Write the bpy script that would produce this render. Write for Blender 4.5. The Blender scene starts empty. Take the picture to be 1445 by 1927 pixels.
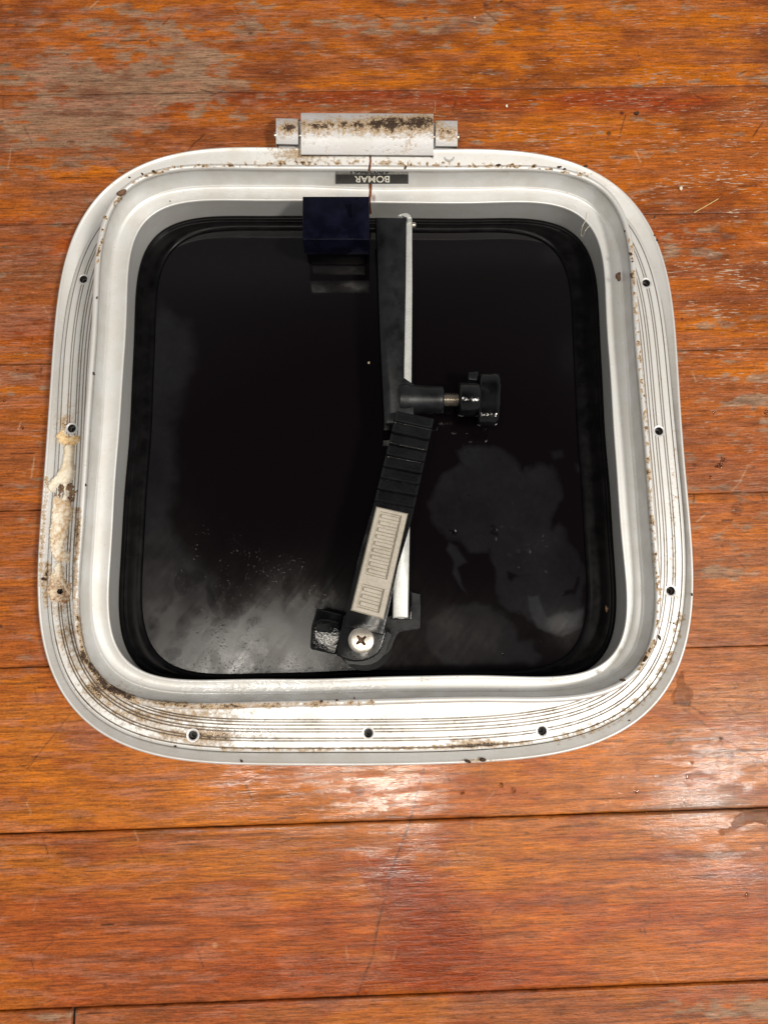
import bpy, bmesh, math, random
import numpy as np
from mathutils import Matrix, Vector
random.seed(7)
S = bpy.context.scene
COL = S.collection

# ------------------------------------------------------------------ camera
IW, IH, FPX = 1445.0, 1927.0, 1340.0
PITCH, ROLL, CAMH = 0.16968286781296138, -0.016507062063858456, 0.45
YAW = -0.028629767781127406
def rot3(p, r, y):
    Rx = np.array([[1,0,0],[0,math.cos(p),-math.sin(p)],[0,math.sin(p),math.cos(p)]])
    Ry = np.array([[math.cos(r),0,math.sin(r)],[0,1,0],[-math.sin(r),0,math.cos(r)]])
    Rz = np.array([[math.cos(y),-math.sin(y),0],[math.sin(y),math.cos(y),0],[0,0,1]])
    return Rz @ Ry @ Rx
RC = rot3(PITCH, ROLL, YAW)
cd = bpy.data.cameras.new('camera'); cam = bpy.data.objects.new('camera', cd); COL.objects.link(cam)
M = Matrix([[RC[i][j] for j in range(3)] + [0] for i in range(3)] + [[0,0,0,1]])
M.translation = Vector((0, 0, CAMH)); cam.matrix_world = M
cd.sensor_fit = 'HORIZONTAL'; cd.sensor_width = 36.0; cd.lens = FPX / IW * 36.0
cd.clip_start = 0.01; cd.clip_end = 50
S.camera = cam
S.render.resolution_x = 767; S.render.resolution_y = 1024

# ------------------------------------------------------------------ world + lamps (a dim room, three lamps)
w = bpy.data.worlds.new('World'); S.world = w; w.use_nodes = True
nt = w.node_tree; bg = nt.nodes['Background']
tc = nt.nodes.new('ShaderNodeTexCoord'); sp = nt.nodes.new('ShaderNodeSeparateXYZ')
rmp = nt.nodes.new('ShaderNodeValToRGB')
nt.links.new(tc.outputs['Generated'], sp.inputs[0]); nt.links.new(sp.outputs['Z'], rmp.inputs[0])
rmp.color_ramp.elements[0].position = 0.0; rmp.color_ramp.elements[0].color = (0.62, 0.60, 0.58, 1)
e = rmp.color_ramp.elements.new(0.72); e.color = (0.53, 0.515, 0.50, 1)
rmp.color_ramp.elements[-1].position = 0.93; rmp.color_ramp.elements[-1].color = (0.05, 0.047, 0.052, 1)
nt.links.new(rmp.outputs[0], bg.inputs[0]); bg.inputs[1].default_value = 0.62
def lamp(name, loc, power, size, color, sizey=None, target=(0, 0.12, 0)):
    l = bpy.data.lights.new(name, 'AREA'); l.energy = power; l.color = color
    l.shape = 'ELLIPSE' if sizey else 'DISK'; l.size = size
    if sizey: l.size_y = sizey
    o = bpy.data.objects.new(name, l); COL.objects.link(o); o.location = loc
    o.rotation_euler = (Vector(target) - Vector(loc)).to_track_quat('-Z', 'Y').to_euler()
    return o
lamp('ceiling_lamp', (0.05, -0.55, 2.2), 11.5, 0.22, (1, .92, .80))
lamp('side_lamp', (1.12, -0.50, 1.95), 40, 0.34, (1, .95, .88))
lamp('corner_lamp', (-0.46, -0.23, 2.3), 12, 0.34, (1, .95, .86))
S.view_settings.view_transform = 'Standard'; S.view_settings.look = 'None'
S.view_settings.exposure = 0.0; S.view_settings.gamma = 1.0
S.view_settings.use_curve_mapping = False
S.render.engine = 'CYCLES'

# ------------------------------------------------------------------ helpers
def unproj(pts, z):
    pts = np.atleast_2d(np.asarray(pts, float))
    d = np.stack([(pts[:,0]-IW/2)/FPX, -(pts[:,1]-IH/2)/FPX, -np.ones(len(pts))], 1) @ RC.T
    z = np.broadcast_to(np.asarray(z, float), (len(pts),))
    t = (z-CAMH)/d[:,2]
    return np.stack([d[:,0]*t, d[:,1]*t, z], 1)
def proj(X):
    c = (X-np.array([0,0,CAMH])) @ RC
    return IW/2+FPX*c[:,0]/-c[:,2], IH/2-FPX*c[:,1]/-c[:,2]
def P1(u, v, z): return Vector(unproj([(u, v)], z)[0])
def sm(a, b, x):
    t = np.clip((x-a)/(b-a), 0, 1); return t*t*(3-2*t)
def hsh(i, j, seed):
    h = (i.astype(np.int64)*374761393 + j.astype(np.int64)*668265263 + seed*1442695041) & 0xffffffff
    h = ((h ^ (h >> 13))*1274126177) & 0xffffffff
    h = (h ^ (h >> 16)) & 0xffffffff
    return h.astype(np.float64)/4294967295.0
def vn(x, y, seed=0):
    xi, yi = np.floor(x), np.floor(y); fx, fy = x-xi, y-yi
    fx = fx*fx*(3-2*fx); fy = fy*fy*(3-2*fy)
    a = hsh(xi, yi, seed); b = hsh(xi+1, yi, seed); c = hsh(xi, yi+1, seed); d = hsh(xi+1, yi+1, seed)
    return a+(b-a)*fx+(c-a)*fy+(a-b-c+d)*fx*fy
def fbm(x, y, seed=0, n=4):
    s = 0; a = 0.5; t = 0
    for k in range(n):
        s = s+a*vn(x*2**k+17.3*k, y*2**k+5.1*k, seed+k*31); t += a; a *= 0.55
    return s/t
def lin(c):
    c = np.array(c, float)/255.0
    return np.where(c <= 0.04045, c/12.92, ((c+0.055)/1.055)**2.4)
def segd(u, v, pts):
    best = np.full(np.shape(u), 1e9)
    for (x0, y0), (x1, y1) in zip(pts[:-1], pts[1:]):
        dx, dy = x1-x0, y1-y0; L = dx*dx+dy*dy+1e-12
        t = np.clip(((u-x0)*dx+(v-y0)*dy)/L, 0, 1)
        best = np.minimum(best, np.hypot(u-x0-t*dx, v-y0-t*dy))
    return best
def inpoly(u, v, pts):
    r = np.zeros(np.shape(u), bool); n = len(pts)
    for i in range(n):
        x0, y0 = pts[i]; x1, y1 = pts[(i+1) % n]
        c = ((y0 > v) != (y1 > v)) & (u < (x1-x0)*(v-y0)/((y1-y0) if y1 != y0 else 1e-12)+x0)
        r ^= c
    return r
def sdf(u, v, pts):
    d = segd(u, v, list(pts)+[pts[0]])
    return np.where(inpoly(u, v, pts), d, -d)
def smooth_poly(pts, k=6):
    pts = np.array(pts, float); n = len(pts); out = []
    for i in range(n):
        p0, p1, p2, p3 = pts[i-1], pts[i], pts[(i+1) % n], pts[(i+2) % n]
        for j in range(k):
            t = j/k
            out.append(0.5*((2*p1)+(-p0+p2)*t+(2*p0-5*p1+4*p2-p3)*t*t+(-p0+3*p1-3*p2+p3)*t**3))
    return np.array(out)
def npmesh(name, V, F, mat, parent=None, smooth=True, attrs=None, colors=None):
    V = np.asarray(V, np.float32); me = bpy.data.meshes.new(name)
    if isinstance(F, np.ndarray):
        nf, k = F.shape
        me.vertices.add(len(V)); me.vertices.foreach_set('co', V.ravel())
        me.loops.add(nf*k); me.loops.foreach_set('vertex_index', F.astype(np.int32).ravel())
        me.polygons.add(nf); me.polygons.foreach_set('loop_start', np.arange(0, nf*k, k, dtype=np.int32))
        me.update(calc_edges=True)
    else:
        me.from_pydata([tuple(map(float, v)) for v in V], [], F)
    if smooth: me.polygons.foreach_set('use_smooth', np.ones(len(me.polygons), bool))
    for n, a in (attrs or {}).items():
        at = me.attributes.new(n, 'FLOAT', 'POINT'); at.data.foreach_set('value', np.asarray(a, np.float32))
    for n, a in (colors or {}).items():
        at = me.attributes.new(n, 'FLOAT_COLOR', 'POINT')
        at.data.foreach_set('color', np.concatenate([a, np.ones((len(a), 1))], 1).astype(np.float32).ravel())
    me.validate(); me.update()
    if mat: me.materials.append(mat)
    o = bpy.data.objects.new(name, me); COL.objects.link(o)
    if parent: o.parent = parent
    return o
def bmobj(name, bm, mat, parent=None, smooth=False, angle=None):
    bmesh.ops.recalc_face_normals(bm, faces=bm.faces)
    me = bpy.data.meshes.new(name); bm.to_mesh(me); bm.free()
    if smooth: me.polygons.foreach_set('use_smooth', np.ones(len(me.polygons), bool))
    if mat: me.materials.append(mat)
    if angle is not None:
        try: me.set_sharp_from_angle(angle=angle)
        except Exception: pass
    o = bpy.data.objects.new(name, me); COL.objects.link(o)
    if parent: o.parent = parent
    return o
def gridfaces(nu, nv, wrapu=False, keep=None):
    I = np.arange(nu*nv).reshape(nu, nv)
    if wrapu: I = np.concatenate([I, I[:1]], 0)
    F = np.stack([I[:-1,:-1], I[1:,:-1], I[1:,1:], I[:-1,1:]], -1)
    if keep is not None: return F[keep]
    return F.reshape(-1, 4)
def tag(o, label=None, cat=None, group=None, kind=None):
    if label: o['label'] = label
    if cat: o['category'] = cat
    if group: o['group'] = group
    if kind: o['kind'] = kind
    return o
def prism(name, pts, ztop, zbot, mat, parent=None, bevel=0.0006, seg=3, world=False, bm=None, smooth=True, ztops=None):
    own = bm is None
    if own: bm = bmesh.new()
    W_ = [Vector((p[0], p[1], 0)) for p in pts] if world else [P1(p[0], p[1], (ztops[i] if ztops else ztop)) for i, p in enumerate(pts)]
    top = [bm.verts.new((p.x, p.y, ztops[i] if ztops else ztop)) for i, p in enumerate(W_)]
    bot = [bm.verts.new((p.x, p.y, zbot)) for p in W_]
    n = len(pts); fs = [bm.faces.new(top), bm.faces.new(bot[::-1])]
    for i in range(n): fs.append(bm.faces.new((top[i], bot[i], bot[(i+1) % n], top[(i+1) % n])))
    if bevel:
        es = [e for e in fs[0].edges] + [bm.edges.get((top[i], bot[i])) for i in range(n)]
        bmesh.ops.bevel(bm, geom=es, offset=bevel, segments=seg, profile=0.5, affect='EDGES', clamp_overlap=True)
    if own: return bmobj(name, bm, mat, parent, smooth, math.radians(50))
def lathe(name, origin, axis, prof, mat, parent=None, n=48, mod=None):
    """prof: list of (distance along axis, radius)"""
    ax = Vector(axis).normalized(); up = Vector((0,0,1)) if abs(ax.z) < .9 else Vector((0,1,0)); s = ax.cross(up).normalized(); t = s.cross(ax)
    V = []
    for k in range(n):
        a = 2*math.pi*k/n
        for d, r in prof:
            rr = r*(mod(a, d) if mod else 1)
            V.append(Vector(origin)+ax*d+s*(rr*math.cos(a))+t*(rr*math.sin(a)))
    F = gridfaces(n, len(prof), True)
    o = npmesh(name, np.array([tuple(v) for v in V]), F[:, ::-1], mat, parent)
    try: o.data.set_sharp_from_angle(angle=math.radians(50))
    except Exception: pass
    return o
def tube(name, pts, r, mat, parent=None, n=8):
    P = np.array(pts, float); V = []
    for i in range(len(P)):
        d = P[min(i+1, len(P)-1)]-P[max(i-1, 0)]; d /= np.linalg.norm(d)+1e-12
        a = np.cross(d, [0,0,1.0]); a /= np.linalg.norm(a)+1e-12; b = np.cross(a, d)
        rr = r*(0.35 if i in (0, len(P)-1) else 1)
        for k in range(n):
            t = 2*math.pi*k/n; V.append(P[i]+rr*(a*math.cos(t)+b*math.sin(t)))
    I = np.arange(len(P)*n).reshape(len(P), n); I = np.concatenate([I, I[:, :1]], 1)
    F = np.stack([I[:-1,:-1], I[1:,:-1], I[1:,1:], I[:-1,1:]], -1).reshape(-1, 4)
    return npmesh(name, V, F, mat, parent)
def patch(name, corners, z, hf, mat, parent=None, res=0.0003, skirt=0.002, attrs=None):
    """height-field patch on a pixel quad TL,TR,BR,BL; hf(s,t,L,Wd) returns height above z (metres)"""
    c = unproj(corners, z)
    Wd = np.linalg.norm(c[1]-c[0]); L = np.linalg.norm(c[3]-c[0])
    nt_, ns = max(6, int(Wd/res)), max(6, int(L/res))
    s, t = np.meshgrid(np.linspace(0, 1, ns), np.linspace(0, 1, nt_), indexing='ij')
    X = (c[0][None,None]*((1-s)*(1-t))[...,None]+c[1]*((1-s)*t)[...,None]+c[2]*(s*t)[...,None]+c[3]*(s*(1-t))[...,None])
    X[...,2] = z+hf(s, t, L, Wd)
    X = np.pad(X, ((1,1),(1,1),(0,0)), mode='edge')
    for sl in (np.s_[0,:], np.s_[-1,:], np.s_[:,0], np.s_[:,-1]): X[sl][...,2] = z-skirt
    V = X.reshape(-1, 3)
    o = npmesh(name, V, gridfaces(ns+2, nt_+2), mat, parent)
    try: o.data.set_sharp_from_angle(angle=math.radians(60))
    except Exception: pass
    return o
def blob(name, outline, zb, h, wd, mat, parent=None, res=0.0004, k=6, nz=0.0, seed=0, jit=0.0, px=True, grow=0.0, holes=()):
    """rounded puddle / lump with the outline given in pixels on the plane zb"""
    o2 = unproj(outline, zb)[:, :2] if px else np.array(outline)
    o2 = smooth_poly(o2, k)
    lo, hi = o2.min(0)-3*res, o2.max(0)+3*res
    xs, ys = np.arange(lo[0], hi[0], res), np.arange(lo[1], hi[1], res)
    X, Y = np.meshgrid(xs, ys, indexing='ij')
    jx = (fbm(X*700, Y*700, seed+5, 2)-.5)*jit; jy = (fbm(X*700+9, Y*700, seed+9, 2)-.5)*jit
    d = sdf(X+jx, Y+jy, [tuple(p) for p in o2])+grow
    for hx, hy, hr in holes: d = np.minimum(d, np.hypot(X-hx, Y-hy)-hr)
    t = np.clip(d/wd, -1, 1)
    Z = np.where(t > 0, h*np.sqrt(np.clip(1-(1-np.minimum(t, 1))**2, 0, 1)), t*h*1.5)
    if nz: Z = Z+np.where(t > 0, 1, 0)*np.clip(t*3, 0, 1)*nz*(fbm(X*500, Y*500, seed, 3)-.5)
    Z = zb+Z-0.00008
    keep = (d > -2.2*res); kf = keep[:-1,:-1] & keep[1:,:-1] & keep[1:,1:] & keep[:-1,1:]
    F = gridfaces(len(xs), len(ys), keep=kf)
    V = np.stack([X, Y, Z], -1).reshape(-1, 3)
    used = np.unique(F); mp = np.full(len(V), -1); mp[used] = np.arange(len(used))
    c0 = V[used].mean(0); c0[2] = zb
    ob = npmesh(name, V[used]-c0, mp[F], mat, parent)
    ob.location = c0
    return ob

# ------------------------------------------------------------------ materials
class NM:
    def __init__(s, name):
        s.m = bpy.data.materials.new(name); s.m.use_nodes = True; s.t = s.m.node_tree
        s.b = s.t.nodes['Principled BSDF']
    def n(s, typ, **kw):
        nd = s.t.nodes.new(typ)
        for k, v in kw.items():
            if k in nd.inputs: nd.inputs[k].default_value = v
            else: setattr(nd, k, v)
        return nd
    def l(s, a, b): s.t.links.new(a, b)
    def attr(s, n): a = s.n('ShaderNodeAttribute'); a.attribute_name = n; return a
    def coord(s, scale=(1,1,1), rot=(0,0,0)):
        t = s.n('ShaderNodeTexCoord'); m = s.n('ShaderNodeMapping'); m.inputs['Scale'].default_value = scale
        m.inputs['Rotation'].default_value = rot
        g = s.n('ShaderNodeNewGeometry'); s.l(g.outputs['Position'], m.inputs[0]); return m.outputs[0]
    def noise(s, scale, detail=4, rough=.55, vec=None, dist=0):
        nd = s.n('ShaderNodeTexNoise'); nd.inputs['Scale'].default_value = scale; nd.inputs['Detail'].default_value = detail
        nd.inputs['Roughness'].default_value = rough; nd.inputs['Distortion'].default_value = dist
        if vec is not None: s.l(vec, nd.inputs['Vector'])
        return nd.outputs['Fac']
    def math(s, op, a, b=None, c=None, clamp=False):
        nd = s.n('ShaderNodeMath'); nd.operation = op; nd.use_clamp = clamp
        for i, x in enumerate((a, b, c)):
            if x is None: continue
            if isinstance(x, (int, float)): nd.inputs[i].default_value = x
            else: s.l(x, nd.inputs[i])
        return nd.outputs[0]
    def rng(s, x, a, b, c=0.0, d=1.0, smooth=True):
        nd = s.n('ShaderNodeMapRange'); nd.interpolation_type = 'SMOOTHSTEP' if smooth else 'LINEAR'
        s.l(x, nd.inputs['Value'])
        for k, v in (('From Min', a), ('From Max', b), ('To Min', c), ('To Max', d)): nd.inputs[k].default_value = v
        return nd.outputs['Result']
    def mix(s, f, a, b, mode='MIX'):
        nd = s.n('ShaderNodeMix'); nd.data_type = 'RGBA'; nd.blend_type = mode
        for i, x in ((0, f), (6, a), (7, b)):
            if isinstance(x, (int, float)): nd.inputs[i].default_value = x
            elif isinstance(x, (tuple, list, np.ndarray)): nd.inputs[i].default_value = tuple(x)[:3]+(1,)
            else: s.l(x, nd.inputs[i])
        return nd.outputs[2]
    def bump(s, h, strength=.3, dist=.0002, prev=None):
        nd = s.n('ShaderNodeBump'); nd.inputs['Strength'].default_value = strength; nd.inputs['Distance'].default_value = dist
        s.l(h, nd.inputs['Height'])
        if prev is not None: s.l(prev, nd.inputs['Normal'])
        return nd.outputs[0]
    def set(s, **kw):
        if 'Normal' in kw and 'Coat_Weight' in kw and 'Coat_Normal' not in kw and not isinstance(kw['Normal'], (int, float)): kw['Coat_Normal'] = kw['Normal']
        for k, v in kw.items():
            k = k.replace('_', ' ')
            if isinstance(v, (int, float)): s.b.inputs[k].default_value = v
            elif isinstance(v, (tuple, list, np.ndarray)): s.b.inputs[k].default_value = tuple(v)[:3]+(1,)
            else: s.l(v, s.b.inputs[k])
        return s.m
def L3(r, g, b): return tuple(lin((r, g, b)))

def mat_wood():
    m = NM('varnished_wood')
    col = m.attr('wood_color').outputs['Color']; rg = m.attr('wood_rough').outputs['Fac']; wt = m.attr('wood_wet').outputs['Fac']
    g1 = m.noise(1, 5, .6, m.coord((42, 620, 1)))
    g2 = m.noise(1, 4, .6, m.coord((150, 1500, 1)))
    g3 = m.noise(1, 5, .65, m.coord((520, 800, 1)))
    f = m.math('ADD', m.rng(g1, .32, .68, .70, 1.26), m.math('ADD', m.rng(g2, .32, .68, -.24, .22), m.rng(g3, .32, .68, -.14, .13)))
    c = m.mix(1.0, col, (1, 1, 1), 'MULTIPLY')
    vm = m.n('ShaderNodeVectorMath'); vm.operation = 'SCALE'; m.l(c, vm.inputs[0]); m.l(f, vm.inputs['Scale'])
    # short pale chips where the varnish has flaked along the grain
    fl = m.noise(1, 5, .6, m.coord((110, 900, 1))); pa = m.noise(1, 3, .6, m.coord((22, 60, 1)))
    flk = m.rng(m.math('ADD', fl, m.math('MULTIPLY', pa, .40)), .80, .87)
    flk = m.math('MULTIPLY', flk, m.attr('wood_flake').outputs['Fac'])
    c2 = m.mix(flk, vm.outputs[0], L3(186, 166, 146))
    # pores: tiny dark dashes
    po = m.noise(1, 3, .5, m.coord((110, 1300, 1))); c3 = m.mix(m.rng(po, .60, .70, 0, .65), c2, L3(92, 42, 20))
    h = m.math('ADD', m.math('MULTIPLY', g1, .9), m.math('ADD', m.math('MULTIPLY', g2, .35), m.math('MULTIPLY', g3, .45)))
    lo = m.noise(140, 4, .6, m.coord((.5, 1, 1)))
    h = m.math('ADD', h, m.math('MULTIPLY', lo, 1.3))
    b = m.bump(h, .75, .0004)
    r = m.math('ADD', rg, m.rng(g3, .3, .7, -.06, .08))
    return m.set(Base_Color=c3, Roughness=r, Normal=b, Coat_Normal=m.bump(h, .36, .0003), Coat_Weight=wt, Coat_Roughness=.075, Specular_IOR_Level=.22)

def mat_alu(name='anodised_aluminium', base=(.73, .73, .72), metallic=.42, rough=.47):
    m = NM(name)
    d = m.attr('dirt').outputs['Fac']; ru = m.attr('rust').outputs['Fac']
    n1 = m.noise(420, 5, .65, m.coord()); n2 = m.noise(1500, 4, .6, m.coord()); n3 = m.noise(60, 4, .6, m.coord())
    base_c = m.mix(m.rng(n3, .35, .65, 0, .6), base, (base[0]*.84, base[1]*.81, base[2]*.76))
    # fine speckle of dirt everywhere
    spk = m.rng(m.noise(620, 2, .5, m.coord()), .70, .76)
    # tan stain, then dark grime
    tan = m.math('MULTIPLY', m.rng(m.math('ADD', n1, m.math('MULTIPLY', d, .62)), .66, .98), .92, clamp=True)
    dark = m.rng(m.math('ADD', m.math('MULTIPLY', n2, .45), m.math('ADD', m.math('MULTIPLY', n1, .55), m.math('MULTIPLY', d, .42))), .80, .92)
    tancol = m.mix(m.rng(n2, .3, .7), L3(205, 178, 138), L3(128, 92, 52))
    c = m.mix(tan, base_c, tancol)
    c = m.mix(dark, c, m.mix(n2, L3(70, 46, 26), L3(34, 22, 14)))
    c = m.mix(m.math('MULTIPLY', spk, m.math('ADD', m.math('MULTIPLY', d, .7), .12), clamp=True), c, L3(72, 54, 38))
    c = m.mix(m.rng(ru, .25, .8), c, m.mix(m.rng(n1, .3, .7), L3(128, 66, 22), L3(50, 22, 10)))
    gv_ = m.attr('groove').outputs['Fac']
    c = m.mix(m.math('MULTIPLY', gv_, .75), c, L3(112, 102, 92))  # shade and settled dirt of grooves and creases, darkened in the colour
    anyd = m.math('MAXIMUM', m.math('MAXIMUM', tan, dark), ru, clamp=True)
    met = m.math('MULTIPLY', m.math('SUBTRACT', 1.0, anyd), metallic)
    rr = m.math('ADD', m.rng(n3, .3, .7, rough-.05, rough+.05), m.math('MULTIPLY', anyd, .3))
    h = m.math('ADD', m.math('MULTIPLY', n2, .3), m.math('MULTIPLY', m.math('MAXIMUM', tan, dark), 2.5))
    wet = m.attr('wet').outputs['Fac']
    wn = m.noise(330, 3, .6, m.coord()); wb = m.math('MULTIPLY', m.rng(wn, .46, .56), m.math('MULTIPLY', wet, 4.0))
    h = m.math('ADD', h, wb)
    return m.set(Base_Color=c, Metallic=met, Roughness=rr, Normal=m.bump(h, .35, .00025), Coat_Weight=wet, Coat_Roughness=.06)

def mat_black(name, col=(.008, .008, .009), rough=.38, bump=.3, scale=900, wet=0.0, spec=.3):
    m = NM(name); n1 = m.noise(scale, 3, .6, m.coord()); n2 = m.noise(90, 4, .6, m.coord())
    c = m.mix(m.rng(n2, .35, .7), col, tuple(x*2.2 for x in col))
    return m.set(Base_Color=c, Roughness=m.rng(n2, .3, .7, rough-.07, rough+.09), Normal=m.bump(n1, bump, .0002),
                 Coat_Weight=wet, Coat_Roughness=.05, Specular_IOR_Level=spec)

def mat_lens():
    m = NM('dark_acrylic'); f = m.attr('film_and_glints').outputs['Fac']; gl = m.attr('haze').outputs['Fac']; wp = m.attr('wetspeck').outputs['Fac']
    n1 = m.noise(300, 5, .65, m.coord()); n2 = m.noise(1600, 3, .6, m.coord()); n3 = m.noise(45, 5, .6, m.coord())
    c = m.mix(m.math('MULTIPLY', f, m.rng(n1, .25, .75, .8, 1.15)), (.0030, .0020, .0025), (.024, .025, .028))
    c = m.mix(m.math('MULTIPLY', gl, m.rng(n3, .25, .75, .75, 1.1)), c, (.052, .047, .042))  # lamp glare on the streaky film, painted into the pane colour
    gr = m.attr('hazer').outputs['Fac']
    rough = m.math('ADD', .06, m.math('ADD', m.math('MULTIPLY', f, .15), m.math('MULTIPLY', gr, .42)))
    sc = m.noise(1, 3, .6, m.coord((700, 700, 1)))
    h = m.math('ADD', m.math('MULTIPLY', m.rng(sc, .60, .68), m.math('MULTIPLY', wp, 3.0)), m.math('MULTIPLY', n2, m.math('MULTIPLY', gl, .5)))
    dust = m.math('MULTIPLY', m.rng(n2, .76, .80), .35)
    c = m.mix(dust, c, (.22, .21, .2))
    return m.set(Base_Color=c, Roughness=rough, Normal=m.bump(h, .5, .0002), Specular_IOR_Level=.42)

def mat_water():
    m = NM('water'); m.set(Base_Color=(1,1,1), Roughness=.01, IOR=1.333, Transmission_Weight=1.0)
    n = m.noise(260, 2, .5, m.coord()); m.set(Normal=m.bump(n, .15, .0003)); return m.m
def mat_plain(name, col, col2=None, rough=.5, metallic=0, scale=500, bump=.2):
    m = NM(name); n = m.noise(scale, 5, .65, m.coord()); n2 = m.noise(scale*.2, 4, .6, m.coord())
    mm = m.math('ADD', m.math('MULTIPLY', n, .6), m.math('MULTIPLY', n2, .4))
    c = m.mix(m.rng(mm, .38, .64), col, col2 or tuple(x*.7 for x in col))
    return m.set(Base_Color=c, Roughness=rough, Metallic=metallic, Normal=m.bump(n, bump, .0003))

WOOD = mat_wood(); ALU = mat_alu(); ALU2 = mat_alu('hinge_aluminium', (.68, .68, .69), .4, .42)
BLK = mat_black('black_plastic', (.0048, .0052, .0060), .34, .25, 700, 0, .3); BLKWET = mat_black('wet_black_plastic', (.0022, .0022, .0025), .13, .7, 560, 0, .42)
PIVM = mat_black('damp_black_plastic', (.0024, .0024, .0027), .22, .38, 520, 0, .35)
GLOSSBLK = mat_black('glossy_navy_plastic', (.002, .0022, .0062), .26, .02, 60, 0, .1); RUB = mat_black('black_rubber', (.0014, .0012, .0014), .34, .06, 300, 0, .10)
LENS = mat_lens(); WATER = mat_water()
RIPPLED = mat_water(); RIPPLED.name = 'rippled_water'
for nd in RIPPLED.node_tree.nodes:
    if nd.type == 'BUMP': nd.inputs['Strength'].default_value = 1.0; nd.inputs['Distance'].default_value = .0012
    if nd.type == 'TEX_NOISE': nd.inputs['Scale'].default_value = 420
BEADW = mat_water(); BEADW.name = 'bead_water'; BEADW.node_tree.nodes['Principled BSDF'].inputs['Specular IOR Level'].default_value = 1.0
STEEL = mat_plain('stainless_steel', (.62, .58, .52), (.45, .40, .34), .32, .9, 700, .2)
CREAM = mat_plain('sealant_cream', L3(240, 232, 214), L3(222, 200, 166), .5, 0, 200, .15)
GRIPG = mat_plain('worn_grey_rubber', L3(176, 169, 156), L3(156, 147, 132), .46, 0, 900, .25)
DIRT = mat_plain('dirt', L3(78, 54, 34), L3(40, 26, 16), .85, 0, 2000, .8)
CHIP = mat_plain('brown_flake', L3(128, 96, 72), L3(88, 60, 42), .7, 0, 1200, .6)
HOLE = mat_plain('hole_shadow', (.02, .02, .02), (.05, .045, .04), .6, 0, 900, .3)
STRAW = mat_plain('straw', L3(214, 186, 130), L3(190, 158, 100), .6)
HAIR = mat_plain('pale_hair', L3(226, 216, 190), L3(200, 186, 150), .4)
PALE = mat_plain('pale_crumb', L3(238, 226, 206), L3(205, 180, 150), .7)
SUB = mat_plain('dark_gap', (.012, .007, .004), (.02, .011, .006), .9)

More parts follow.
